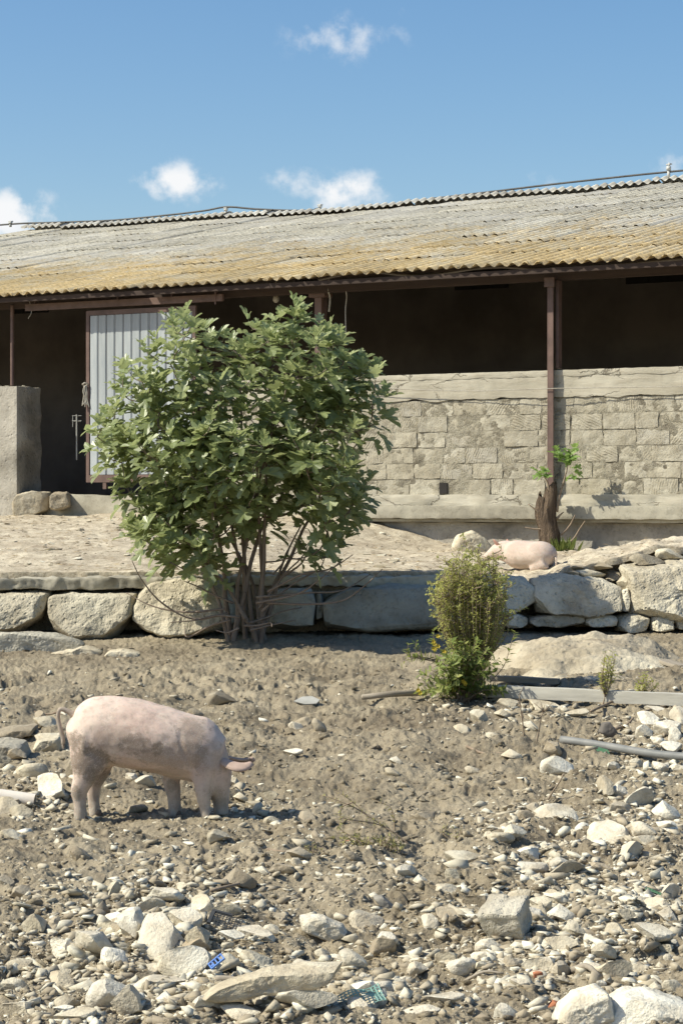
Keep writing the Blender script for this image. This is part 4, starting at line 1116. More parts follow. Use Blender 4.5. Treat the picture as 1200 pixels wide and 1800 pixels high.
    for t in tips:
        p = nodes[t]; q = nodes[par[t]]
        out = (p - cen); out.z *= .6
        ax = ((p - q).normalized() * .5 + out.normalized() * .45 + Vector((0, 0, .75)) + Vector((r.uniform(-.3, .3), r.uniform(-.3, .3), r.uniform(-.1, .2)))).normalized()
        x = ax.orthogonal().normalized(); y = ax.cross(x); ph = r.uniform(0, 6.28)
        nl = r.randint(7, 11); span = r.uniform(.14, .30)
        for k in range(nl):
            f = k / (nl - 1); a = ph + k * 2.4
            radial = x * math.cos(a) + y * math.sin(a)
            tilt = R(88 - 66 * f + r.uniform(-16, 16)); pos = p + ax * (f - .75) * span
            pd = (ax * math.cos(tilt) + radial * math.sin(tilt)).normalized()
            size = (.205 - .095 * f ** 2) * r.uniform(.6, 1.2)
            ld = (pd + Vector((0, 0, -.38 * (1 - f)))).normalized()
            nn = (ax + Vector((0, 0, .4)) - radial * .2 + Vector((r.uniform(-.35, .35), r.uniform(-.35, .35), r.uniform(-.2, .2)))).normalized()
            st = pos + pd * size * .32
            tone = min(1, max(0, r.gauss(.36, .2) + .32 * f ** 2))
            leaves.append((frame_mat(st, ld, nn, size), r.randrange(7), tone, st))
    crown = MB(); big = []
    # the 300 leaves that show largest: nearest to the viewer on the outside of the crown
    order = sorted(range(len(leaves)), key=lambda i: leaves[i][3].y - .25 * abs(leaves[i][0][0][1][1]) + r.uniform(0, .2))
    top = set(order[:300])
    for i, (fm, k, tone, st) in enumerate(leaves):
        V, f = FIGL[k]; 
        if i in top: big.append((fm, k, tone)); continue
        crown.add(V @ fm[0] + fm[1], f, tone)
    co = link('crown', crown.mesh('crown', False, off), M['fig'], root); co['kind'] = 'stuff'
    proto = {}
    for fm, k, tone in big:
        tq = round(tone * 4) / 4
        if (k, tq) not in proto:
            mb = MB(); mb.add(FIGL[k][0], FIGL[k][1], tq); me = mb.mesh('leaf'); me.materials.append(M['fig']); proto[(k, tq)] = me
        o = link('leaf', proto[(k, tq)], None, co)
        A = Matrix([[*fm[0][:, i], fm[1][i] - off[i]] for i in range(3)] + [[0, 0, 0, 1]])
        o.matrix_local = A
    # dry twigs round the foot
    tw = [[(400, 1078), (340, 1088), (285, 1060), (250, 1020), (232, 985)], [(395, 1070), (330, 1076), (270, 1066), (222, 1042)], [(410, 1060), (375, 1045), (345, 1030), (325, 1022)], [(405, 1090), (370, 1100), (330, 1120), (325, 1100)],
          [(450, 1060), (520, 1045), (560, 1020), (600, 985)], [(450, 1050), (540, 1042), (600, 1038), (650, 1010)], [(455, 1070), (500, 1010), (530, 980), (545, 950)], [(460, 1075), (510, 1030), (560, 1000), (572, 975)], [(470, 1040), (530, 1010), (580, 1000), (620, 975)], [(440, 1095), (470, 1085), (500, 1074), (530, 1068)], [(430, 1100), (450, 1100), (475, 1095), (478, 1102)], [(420, 1104), (400, 1112), (380, 1108)],
          [(470, 1060), (540, 1062), (600, 1056), (640, 1030), (672, 1000)], [(480, 1010), (500, 985), (512, 955)], [(500, 1012), (530, 990), (540, 968)], [(440, 1108), (480, 1098), (520, 1090)], [(420, 1085), (380, 1082), (345, 1090), (300, 1094)]]
    for i, l in enumerate(tw):
        dd = D0 - .15 - .25 * r.random(); pts = spline([P(px, py, dd + .08 * k * (1 if i % 2 else -1)) for k, (px, py) in enumerate(l)], 5)
        m_ = len(pts); V, f = tube([p - off for p in pts], [.011 * (1 - .8 * k / m_) + .0015 for k in range(m_)], 6)
        link('dry_branch', new_mesh('dry_branch', V, f, True), M['bark'], root)
build_fig()

# ================================================================== SHRUBS AND WEEDS
def small_leaf(w, fold=.25):
    return np.array([(0, 0, 0), (w, .45, fold * w), (0, 1, -.06), (-w, .45, fold * w)]), [(0, 1, 2), (0, 2, 3)]

def stem_bush(name, base, stems, mat, leaf_len, leaf_w, per_m, label, cat, start=.35, stem_r=.004, seed=1, tone=(.5, .22), flower=None, stemmat=None, group=None):
    """stems: list of point lists in world space"""
    r = random.Random(seed); root = empty(name, base); tag(root, label, cat, group)
    sb = MB(); lf = MB(); LV, LF = small_leaf(leaf_w)
    for pts in stems:
        q = spline(pts, 5); m_ = len(q)
        V, f = tube([p - base for p in q], [stem_r * (1 - .75 * k / m_) for k in range(m_)], 4, False); sb.add(V, f)
        acc = 0.0; tot = sum((q[k + 1] - q[k]).length for k in range(m_ - 1)); cur = 0
        for k in range(m_ - 1):
            seg = q[k + 1] - q[k]; L = seg.length; d = seg.normalized(); cur += L
            if cur < start * tot: continue
            cnt = L * per_m; cnt = int(cnt) + (r.random() < cnt - int(cnt))
            x = d.orthogonal().normalized(); y = d.cross(x)
            for _ in range(cnt):
                a = r.uniform(0, 6.28); rd = x * math.cos(a) + y * math.sin(a)
                ld = (d * r.uniform(-.1, .9) + rd).normalized(); size = leaf_len * r.uniform(.55, 1.2)
                A, p = frame_mat(q[k] + seg * r.random() - base, ld, (d + rd * .2 + Vector((0, 0, .3))).normalized(), size)
                lf.add(LV @ A + p, LF, min(1, max(0, r.gauss(*tone) + .25 * (cur / tot - .5))))
    link('stems', sb.mesh('stems', True), stemmat or M['twig'], root)
    o = link('foliage', lf.mesh('foliage'), mat, root); o['kind'] = 'stuff'
    return root

def tall_shrub():
    r = random.Random(5); D0 = 18.75; base = Vector((P(838, 1215, D0).x, D0, float(base_z(1.1, D0)) - .02)); st = []
    for i in range(230):
        a = r.uniform(-1, 1); b = r.uniform(-1, 1)
        topx = 830 + a * 58; ty = 958 + 52 * a * a + r.uniform(-12, 70) + 30 * abs(b)
        dd = D0 + b * .32
        p0 = base + Vector((r.uniform(-.05, .05), r.uniform(-.05, .05), 0)); p3 = P(topx + r.uniform(-10, 10), ty, dd)
        midz = base.z + .42
        p1 = base + Vector(((p3.x - base.x) * .3, (p3.y - D0) * .3, .30)); p2 = Vector((base.x + (p3.x - base.x) * .92, D0 + (p3.y - D0) * .95, base.z + .60 + r.uniform(-.08, .08)))
        st.append([p0, p1, p2, p3])
        for _ in range(2):
            w_ = r.uniform(.35, .98); s0 = p2.lerp(p3, w_); st.append([s0, s0 + Vector((r.gauss(0, .035), r.gauss(0, .035), .03)), s0 + Vector((r.gauss(0, .06) + a * .02, r.gauss(0, .06), r.uniform(.03, .10)))])
    stem_bush('shrub', base, st, M['shrub'], .032, .26, 90, 'tall upright olive-green shrub with tiny leaves standing in the yard', 'shrub', .40, .005, 3)
    # broad-leaved low plant at its foot
    D1 = 18.4; b2 = Vector((P(812, 1222, D1).x, D1, float(base_z(1.0, D1)) - .02)); st = []
    for i in range(70):
        tx = 812 + r.gauss(0, 40); ty = 1125 + .010 * (tx - 815) ** 2 + r.uniform(-8, 70); tx = max(735, min(885, tx)); ty = min(ty, 1215)
        p3 = P(tx, ty, D1 + r.uniform(-.35, .25)); st.append([b2 + Vector((r.uniform(-.06, .06), r.uniform(-.05, .05), 0)), b2.lerp(p3, .5) + Vector((0, 0, .06)), p3])
    for l in ([(800, 1200), (770, 1165), (762, 1140), (762, 1108)], [(790, 1190), (760, 1160), (735, 1156), (704, 1164)], [(770, 1164), (730, 1156), (716, 1150), (718, 1130)], [(770, 1160), (740, 1156), (730, 1142), (732, 1128)], [(790, 1205), (760, 1195), (740, 1205)], [(795, 1210), (765, 1212), (745, 1218)], [(860, 1200), (885, 1170), (898, 1130), (905, 1110)]):
        st.append([P(px, py, D1 - .05) for px, py in l])
    stem_bush('leafy_plant', b2, st, M['plant'], .07, .22, 80, 'bright green leafy plant spreading low at the tall shrub\'s foot', 'plant', .35, .005, 8)
    # yellow flowers
    fl = MB(); LV, LF = small_leaf(.45)
    for px, py in ((763, 1128), (768, 1136), (760, 1140), (770, 1118), (733, 1213), (738, 1218), (812, 1198), (818, 1202), (800, 1212), (778, 1145), (764, 1132), (766, 1141)):
        p = P(px + r.uniform(-2, 2), py, D1 - .12) - b2
        for k in range(5):
            A, q = frame_mat(p, Vector((math.cos(k * 1.26), -.4, math.sin(k * 1.26))), Vector((0, -1, .2)), .022); fl.add(LV @ A + q, LF)
    o = link('flowers', fl.mesh('flowers'), plain_mat('yellow_petal', (.62, .48, .05), (.5, .36, .04), 30, .6), bpy.data.objects['leafy_plant']); o['kind'] = 'stuff'
tall_shrub()

def sprout(px, py, topx, topy, w, label, seed, n=22, mat='shrub', leaf=.04):
    r = random.Random(seed); b = gp(px, py); d = b.y; st = []
    neck = (px * .4 + topx * .6, py * .62 + topy * .38)
    for i in range(n):
        a = r.uniform(-1, 1); q = r.random()
        st.append([P(px, py, d) + Vector((0, 0, -.02)), P(neck[0] - 2, (py + neck[1]) / 2, d), P(neck[0] + a * w * .5, neck[1] - 8 * q, d + r.uniform(-.04, .04)), P(topx + a * w * (1 - .5 * q), topy + (1 - q) * (neck[1] - topy) * .8, d + r.uniform(-.08, .08))])
    stem_bush('sprout', b, st, M[mat], leaf, .24, 60, label, 'plant', .5, .004, seed)
sprout(1055, 1246, 1070, 1142, 18, 'slim green sprout on a bare stalk before the pale beam', 31)
sprout(1130, 1236, 1137, 1180, 24, 'low green sprout leaning over the right part of the beam', 32, 16)

def weed():
    r = random.Random(9); b = gp(712, 1500); st = []; d = b.y
    for l in ([(716, 1482), (690, 1462), (650, 1436), (615, 1406), (590, 1388)], [(690, 1462), (660, 1448), (610, 1440), (590, 1430)], [(650, 1436), (620, 1418), (580, 1402), (562, 1398)], [(693, 1460), (692, 1436), (685, 1418), (664, 1408)], [(660, 1488), (630, 1478), (604, 1462), (592, 1452)], [(670, 1492), (640, 1488), (612, 1492), (590, 1496)], [(660, 1490), (650, 1478), (648, 1470)], [(620, 1410), (600, 1420), (598, 1445), (592, 1455)]):
        st.append([P(px, py, d - .12 + .02 * k) for k, (px, py) in enumerate(l)])
    for i in range(26):
        x = r.uniform(600, 700); y = 1500 - r.uniform(0, 8); q = gp(x, y + 6)
        st.append([q, q + Vector((r.uniform(-.03, .03), r.uniform(-.03, .03), .05)), q + Vector((r.uniform(-.06, .06), r.uniform(-.05, .05), r.uniform(.06, .12)))])
    stem_bush('weed', b, st, M['weed'], .028, .22, 90, 'sprawling half-dry weed lying across the bare dirt right of the pig', 'weed', .15, .0045, 12, (.45, .25))
weed()
def tuft(px, py, n, w, h, label, seed, mat='weed'):
    r = random.Random(seed); b = gp(px, py); st = []
    for i in range(n):
        q = b + Vector((r.uniform(-w, w), r.uniform(-w, w), 0)); q.z = float(ground_z(q.x, q.y)) - .005
        st.append([q, q + Vector((r.uniform(-.02, .02), r.uniform(-.02, .02), h * .5)), q + Vector((r.uniform(-.05, .05), r.uniform(-.05, .05), h * r.uniform(.7, 1.2)))])
    stem_bush('weed', b, st, M[mat], .02, .2, 60, label, 'weed', .2, .003, seed, (.45, .25))
tuft(660, 1502, 30, .10, .07, 'low green tuft under the sprawling weed', 41)
tuft(545, 1516, 16, .08, .05, 'small green tuft left of the sprawling weed', 42)
tuft(800, 1478, 12, .07, .04, 'tiny green tuft right of the sprawling weed', 43)

def dry_stalk(pts, label, seed, twigs=5, rad=.007):
    r = random.Random(seed); b = gp(*pts[0]); q = spline([P(px, py, b.y) for px, py in pts], 5); m_ = len(q); mb = MB()
    mb.tube([p - b for p in q], [rad * (1 - .5 * k / m_) for k in range(m_)], 6)
    for i in range(twigs):
        p = q[int(m_ * r.uniform(.3, .98))] - b; mb.tube([p, p + Vector((r.uniform(-.08, .08), r.uniform(-.05, .05), r.uniform(.02, .1)))], [rad * .5, rad * .25], 4)
    tag(link('dry_stalk', mb.mesh('dry_stalk', True), M['twig'], loc=b), label, 'stalk')
dry_stalk([(920, 1308), (919, 1280), (915, 1250), (912, 1222)], 'upright dry stalk standing left of its twin below the beam', 51, 4)
dry_stalk([(942, 1308), (946, 1285), (950, 1262), (955, 1250)], 'branching dry stalk standing right of its twin below the beam', 52, 9)
dry_stalk([(962, 1406), (972, 1390), (984, 1372), (990, 1360)], 'thin dry stalk slanting up right of the flat white stone', 53, 0)

# ------------------------------------------------------------------ stump by the wall
def stump():
    D0 = 29.05; b = P(968, 982, D0); b.z = float(terrace_z(b.x, b.y)) - .03
    root = empty('tree_stump', b); tag(root, 'sawn brown stump with green shoots against the block wall', 'stump')
    def limb(pts, rad, name, seed):
        q = spline([P(px, py, D0) for px, py in pts], 6); m_ = len(q); rr = np.interp(np.linspace(0, 1, m_), np.linspace(0, 1, len(rad)), rad)
        V, f = tube([p - b for p in q], list(rr), 18); V = np.array(V)
        a = fbm(V[:, 0] * 14 + seed, V[:, 1] * 14, V[:, 2] * 1.6, 3)
        c = np.repeat(np.array([(p - b)[:] for p in q]), 18, axis=0); V = c + (V - c) * (1 + .22 * a)[:, None]
        V[-18:, 2] += .12 * pn3(V[-18:, 0] * 18, V[-18:, 1] * 18, seed)
        link(name, new_mesh(name, V, f, True), M['stump'], root)
    limb([(972, 990), (968, 962), (962, 930), (962, 900), (968, 870), (971, 852)], [.17, .135, .125, .11, .085, .06], 'trunk', 1)
    limb([(958, 925), (951, 905), (950, 890), (952, 875)], [.10, .085, .07, .05], 'broken_limb', 2)
    for l in ([(955, 912), (945, 900), (928, 886)], [(962, 930), (940, 930), (922, 927)], [(985, 960), (1005, 950), (1018, 930), (1028, 915)], [(975, 950), (985, 985), (1005, 988), (1015, 995)], [(978, 900), (983, 870), (992, 840), (998, 815)], [(965, 875), (962, 850), (955, 835)], [(978, 912), (984, 905), (990, 900)], [(985, 940), (1000, 925), (1010, 905)]):
        q = spline([P(px, py, D0 - .05) for px, py in l], 5); m_ = len(q)
        V, f = tube([p - b for p in q], [.018 * (1 - .7 * k / m_) for k in range(m_)], 6); link('shoot', new_mesh('shoot', V, f, True), M['twig'], root)
    r = random.Random(77)
    for cx, cy, n, w, h in ((999, 804, 30, 24, 22), (953, 832, 12, 14, 12), (1010, 832, 6, 8, 10)):
        mb = MB()
        for k in range(n):
            p = P(cx + r.gauss(0, w * .42), cy + r.gauss(0, h * .42), D0 - .05 + r.uniform(-.12, .12)) - b
            V, f = FIGL[r.randrange(7)]; A, q = frame_mat(p, Vector((r.uniform(-1, 1), r.uniform(-.9, .3), r.uniform(-.5, .7))), Vector((r.uniform(-.5, .2), r.uniform(-.6, .1), 1)), r.uniform(.09, .15))
            mb.add(V @ A + q, f, r.uniform(.2, 1))
        o = link('shoot_leaves', mb.mesh('shoot_leaves'), M['sprout'], root); o['kind'] = 'stuff'
    # tuft of dark-toned blades standing in for the small shade at the foot
    mb = MB(); LV, LF = small_leaf(.08)
    for k in range(60):
        p = P(990 + r.gauss(0, 8), 985, D0 - .15) - b; p.z = .02
        A, q = frame_mat(p, Vector((r.uniform(-.5, .5), r.uniform(-.5, .3), 1)), Vector((0, -1, .3)), r.uniform(.10, .26)); mb.add(LV @ A + q, LF, r.random() * .2)
    o = link('shade_tuft', mb.mesh('shade_tuft'), M['plant'], root); o['kind'] = 'stuff'
stump()

# ================================================================== PIGS
def loft(points, radii, n=20):
    """tube with elliptic sections: points (x,y,z); radii (a in the x-z plane, b across)"""
    pts = [Vector(p) for p in points]; V = []; Fc = []
    for i, p in enumerate(pts):
        T_ = (pts[min(i + 1, len(pts) - 1)] - pts[max(i - 1, 0)]); T_.y = 0; T_.normalize()
        N_ = Vector((-T_.z, 0, T_.x))
        for k in range(n):
            a = 2 * math.pi * k / n; V.append(p + N_ * math.cos(a) * radii[i][0] + Vector((0, 1, 0)) * math.sin(a) * radii[i][1])
    for i in range(len(pts) - 1):
        for k in range(n):
            a, b = i * n + k, i * n + (k + 1) % n; Fc.append((a, b, b + n, a + n))
    Fc.append(tuple(range(n - 1, -1, -1))); m_ = (len(pts) - 1) * n; Fc.append(tuple(range(m_, m_ + n)))
    return [v[:] for v in V], Fc

def resample(points, radii, k=4):
    P_ = np.array(points, float); R_ = np.array(radii, float); n = len(P_)
    t = np.linspace(0, n - 1, (n - 1) * k + 1)
    def cr(A):
        out = []
        for tt in t:
            i = min(int(tt), n - 2); f = tt - i; p0, p1, p2, p3 = A[max(i-1, 0)], A[i], A[i+1], A[min(i+2, n-1)]
            out.append(.5 * (2*p1 + (p2-p0)*f + (2*p0-5*p1+4*p2-p3)*f*f + (3*p1-p0-3*p2+p3)*f**3))
        return np.array(out)
    return cr(P_), np.maximum(cr(R_), .004)

def organic(name, lofts, voxel, smooth, mat, parent):
    mb = MB()
    for pts, rad in lofts:
        p, r_ = resample(pts, rad); V, f = loft(p, r_); mb.add(V, f)
    o = link(name, mb.mesh(name), mat, parent)
    bm = bmesh.new(); bm.from_mesh(o.data); bmesh.ops.recalc_face_normals(bm, faces=bm.faces); bm.to_mesh(o.data); bm.free()
    m1 = o.modifiers.new('r', 'REMESH'); m1.mode = 'VOXEL'; m1.voxel_size = voxel
    m2 = o.modifiers.new('s', 'SMOOTH'); m2.iterations = smooth; m2.factor = .5
    dg = bpy.context.evaluated_depsgraph_get(); me = bpy.data.meshes.new_from_object(o.evaluated_get(dg))
    o.modifiers.clear(); old = o.data; o.data = me; bpy.data.meshes.remove(old)
    me.polygons.foreach_set('use_smooth', np.ones(len(me.polygons), dtype=bool))
    if not me.materials: me.materials.append(mat)
    return o

def standing_pig():
    hz = ground_z(PIG.x + np.array([-.4, -.32, .16, .41]), PIG.y + np.array([-.09, .08, .08, -.09])); PIG.z = float(np.mean(hz)) - .004
    root = empty('pig', PIG); tag(root, 'pink muddy pig standing and rooting with its snout in the dirt', 'pig')
    X = lambda zx: (zx - 560) / 800.0
    Z = lambda zy: (705 - zy) / 800.0
    body = [(172, 262, 338, .05), (186, 205, 390, .105), (215, 165, 430, .15), (260, 130, 455, .178), (330, 98, 462, .192), (400, 93, 446, .20), (500, 108, 462, .212), (600, 134, 480, .215), (700, 166, 500, .208), (790, 192, 522, .195), (850, 207, 530, .178), (900, 238, 510, .155), (938, 285, 470, .125), (950, 320, 440, .085), (958, 350, 410, .045)]
    L = []
    L.append(([(X(a), 0, (Z(b) + Z(c)) / 2) for a, b, c, w in body], [((Z(b) - Z(c)) / 2, w) for a, b, c, w in body]))
    # neck and head, reaching down
    hd = [(828, 330, .10, .12), (864, 385, .135, .125), (908, 450, .104, .122), (924, 515, .086, .108), (932, 570, .068, .084), (936, 615, .053, .06), (937, 650, .046, .05), (937, 678, .048, .053), (937, 690, .046, .052)]
    L.append(([(X(a), 0, Z(b)) for a, b, r1, w in hd], [(r1, w) for a, b, r1, w in hd]))
    # legs: (zx, zy, half fore-aft, half across), y offset
    near_h = [(300, 330, .14, .065), (285, 420, .115, .07), (270, 480, .084, .062), (246, 535, .060, .050), (236, 575, .052, .044), (238, 610, .043, .040), (241, 650, .040, .038), (244, 690, .043, .042), (246, 712, .044, .042)]
    far_h = [(320, 380, .11, .06), (318, 460, .085, .058), (308, 520, .056, .05), (292, 565, .046, .042), (294, 630, .037, .036), (300, 690, .040, .040), (304, 712, .042, .040)]
    near_f = [(850, 350, .12, .06), (850, 430, .098, .068), (852, 500, .068, .056), (853, 555, .050, .046), (857, 600, .042, .040), (864, 655, .035, .034), (874, 692, .040, .039), (878, 708, .041, .040)]
    far_f = [(720, 380, .10, .06), (700, 460, .076, .058), (686, 520, .058, .05), (692, 570, .048, .044), (700, 630, .039, .038), (704, 690, .043, .040), (706, 712, .044, .040)]
    hooves = []
    for leg, y0, y1 in ((near_h, -.10, -.085), (far_h, .09, .075), (near_f, -.105, -.09), (far_f, .085, .075)):
        n = len(leg)
        L.append(([(X(a), y0 + (y1 - y0) * i / (n - 1), Z(b)) for i, (a, b, r1, w) in enumerate(leg)], [(r1, w) for a, b, r1, w in leg]))
        hooves.append((X(leg[-1][0]), y1, leg[-1][2]))
    L.append(([(X(872), -.05, Z(440)), (X(890), -.06, Z(500)), (X(905), -.055, Z(560)), (X(915), -.05, Z(590))], [(.06, .05), (.062, .055), (.045, .045), (.02, .02)]))
    L.append(([(X(872), .05, Z(440)), (X(890), .06, Z(500)), (X(905), .055, Z(560)), (X(915), .05, Z(590))], [(.06, .05), (.062, .055), (.045, .045), (.02, .02)]))
    # haunch bulge, shoulder bulge
    L.append(([(X(230), -.10, Z(300)), (X(270), -.115, Z(300)), (X(320), -.10, Z(305))], [(.11, .05), (.14, .075), (.11, .05)]))
    L.append(([(X(230), .10, Z(300)), (X(270), .115, Z(300)), (X(320), .10, Z(305))], [(.11, .05), (.14, .075), (.11, .05)]))
    L.append(([(X(790), -.085, Z(360)), (X(845), -.10, Z(360)), (X(900), -.085, Z(360))], [(.10, .05), (.15, .075), (.09, .05)]))
    L.append(([(X(800), .10, Z(350)), (X(845), .115, Z(350)), (X(890), .10, Z(350))], [(.09, .045), (.12, .072), (.08, .045)]))
    bo = organic('body', L, .0105, 9, M['pig'], root)
    V = np.empty(len(bo.data.vertices) * 3, np.float32); bo.data.vertices.foreach_get('co', V); V = V.reshape(-1, 3)
    d = fbm(V[:, 0] * 7, V[:, 1] * 7, V[:, 2] * 7, 3); nn = np.empty(len(V) * 3, np.float32); bo.data.vertices.foreach_get('normal', nn); nn = nn.reshape(-1, 3)
    # skin fold behind the shoulder and at the flank
    fold = np.exp(-((V[:, 0] - X(795) - .06 * np.sin(V[:, 2] * 9)) / .014) ** 2) * sstep(.2, .3, V[:, 2]) * (1 - sstep(.5, .6, V[:, 2]))
    fold += np.exp(-((V[:, 0] - X(400) + .5 * (V[:, 2] - .34)) / .016) ** 2) * sstep(.27, .31, V[:, 2]) * (1 - sstep(.42, .5, V[:, 2]))
    V = V + nn * (.005 * d - .006 * fold)[:, None]; bo.data.vertices.foreach_set('co', V.astype(np.float32).ravel()); bo.data.update()
    # short bristles over the back, flanks and neck
    rb = np.random.RandomState(8); idx = rb.choice(len(V), 9000); sel = V[idx]; sn = nn[idx]; mb = MB()
    for p, n_ in zip(sel, sn):
        if p[2] < .16: continue
        d_ = np.array([-.55, 0, -.25]) + n_ * .55 + rb.normal(size=3) * .15; d_ /= np.linalg.norm(d_); e = p + d_ * rb.uniform(.010, .020); w = np.cross(d_, n_) * .0008
        mb.add([p - w, p + w, e], [(0, 1, 2)])
    o = link('bristles', mb.mesh('bristles'), M['bristle'], root); o['kind'] = 'stuff'
    for hx, hy, hr in hooves:
        mb = MB()
        for s in (-1, 1):
            p, r_ = resample([(hx - .012, hy + s * .018, .03), (hx + .008, hy + s * .018, .012), (hx + .030, hy + s * .017, -.012)], [(.03, .017), (.034, .019), (.016, .012)]); V, f = loft(p, r_, 12); mb.add(V, f)
        link('hoof', mb.mesh('hoof', True), M['hoof'], root)
    # ears: long drooping blades pointing forward
    def ear(side):
        n, m_ = 12, 7; V = []
        b = Vector((X(925), side * .07, Z(398)))
        for i in range(n):
            t = i / (n - 1); c = Vector((t * .205, side * (.06 * math.sin(t * 2.0)), -.05 * t - .02 * t * t + .05 * t ** 4))
            w = .072 * (math.sin(math.pi * min(1, .16 + t * .84)) ** .65) * (1 - .35 * t)
            for j in range(m_):
                s = j / (m_ - 1) * 2 - 1; V.append(b + c + Vector((-.02 * s, side * w * s * .85 * -1, w * s * .42 - .022 * s * s)))
        Fc = [(i * m_ + j, i * m_ + j + 1, (i + 1) * m_ + j + 1, (i + 1) * m_ + j) for i in range(n - 1) for j in range(m_ - 1)]
        o = link('ear', new_mesh('ear', [v[:] for v in V], Fc, True), M['ear2'], root); md = o.modifiers.new('t', 'SOLIDIFY'); md.thickness = .012; md.offset = 0
    ear(-1); ear(1)
    tl = [(212, 196), (185, 176), (150, 160), (132, 165), (126, 200), (136, 250), (150, 300), (152, 340)]
    q = spline([(X(a), -.02 - .004 * i, Z(b)) for i, (a, b) in enumerate(tl)], 6); m_ = len(q)
    V, f = tube(q, list(np.interp(np.linspace(0, 1, m_), [0, .2, .45, .75, .93, 1], [.024, .016, .013, .014, .012, .003])), 12)
    link('tail', new_mesh('tail', V, f, True), M['tail'], root)
    mb = MB(); r = random.Random(4)
    for k in range(700):
        i = r.randrange(int(m_ * .35), m_ - 1); p = q[i]; d = (q[min(i + 1, m_ - 1)] - p).normalized(); o_ = Vector((r.gauss(0, 1), r.gauss(0, 1), r.gauss(0, 1))).normalized()
        e = p + (d + o_ * .55).normalized() * r.uniform(.02, .045); w = o_.cross(d).normalized() * .0012; mb.add([(p - w)[:], (p + w)[:], e[:]], [(0, 1, 2)])
    o = link('tail_bristles', mb.mesh('tail_bristles'), M['tail'], root); o['kind'] = 'stuff'
    for s in (-1, 1):
        bm = bmesh.new(); bmesh.ops.create_uvsphere(bm, u_segments=12, v_segments=8, radius=.008); me = bpy.data.meshes.new('eye'); bm.to_mesh(me); bm.free()
        link('eye', me, M['eye'], root, loc=(X(938), s * .090, Z(492)))
standing_pig()

def resting_pig():
    D0 = tp(925, 1000); b = P(925, 1000, D0); b.z -= .02
    root = empty('pig', b, R(-40)); root.scale = (.84, .84, .9); tag(root, 'clean pink pig lying asleep on the terrace by the stump', 'pig')
    k = D0 / F
    L = []
    L.append(([(-.30, 0, .20), (-.20, 0, .20), (-.05, 0, .185), (.12, 0, .18), (.26, 0, .185), (.36, 0, .165), (.42, 0, .14)], [(.12, .12), (.165, .17), (.178, .20), (.175, .205), (.17, .195), (.13, .15), (.06, .07)]))
    L.append(([(-.24, 0, .21), (-.36, -.01, .235), (-.46, -.03, .215), (-.56, -.05, .17), (-.62, -.06, .14)], [(.14, .14), (.125, .125), (.095, .105), (.06, .06), (.045, .05)]))
    L.append(([(.36, -.10, .12), (.28, -.13, .07), (.16, -.15, .02)], [(.10, .06), (.07, .05), (.035, .03)]))
    organic('body', L, .014, 8, M['pig2'], root)
    for s in (-1, 1):
        n, m_ = 8, 6; V = []
        for i in range(n):
            t = i / (n - 1); w = .06 * math.sin(math.pi * min(1, .25 + t * .75)) ** .7
            for j in range(m_):
                q = j / (m_ - 1) * 2 - 1; V.append((-.37 + w * q * .55 - .05 * t, s * (.10 + .05 * t), .28 + .085 * t + .01 * q * q))
        Fc = [(i * m_ + j, i * m_ + j + 1, (i + 1) * m_ + j + 1, (i + 1) * m_ + j) for i in range(n - 1) for j in range(m_ - 1)]
        o = link('ear', new_mesh('ear', V, Fc, True), M['ear'], root); md = o.modifiers.new('t', 'SOLIDIFY'); md.thickness = .01
    q = spline([(.44, 0, .17), (.47, -.02, .15), (.48, -.03, .10), (.47, -.02, .06)], 5); V, f = tube(q, .012, 8); link('tail', new_mesh('tail', V, f, True), M['pig2'], root)
resting_pig()

# ================================================================== LOOSE STONES
for me in ROCKS: 
    if not me.materials: me.materials.append(M['cream'])
STONES = []                                             # (object, px, py, w, tone)
def put_stone(px, py, w, h, tone, k=None, rot=None):
    g = gp(px, py + h * .30); s = g.y / F
    sx, sz = w / 2 * s * 1.2, h / 2 * s * 1.25
    sy = (sx * .55 + sz * .55) * rng.uniform(.9, 1.2)
    g.z = float(ground_z(g.x, g.y))
    o = link('stone', ROCKS[rng.randrange(16) if k is None else k], None)
    o.location = (g.x, g.y, g.z + sz * .36); o.scale = (sx, sy, sz)
    o.rotation_euler = (rng.uniform(-.25, .25), rng.uniform(-.22, .22) if rot is None else rot, rng.uniform(-.5, .5))
    o.material_slots[0].link = 'OBJECT'; o.material_slots[0].material = M[tone]
    STONES.append((o, px, py, w, tone))
    return o
W_, C_, G_ = 'white', 'cream', 'brown'
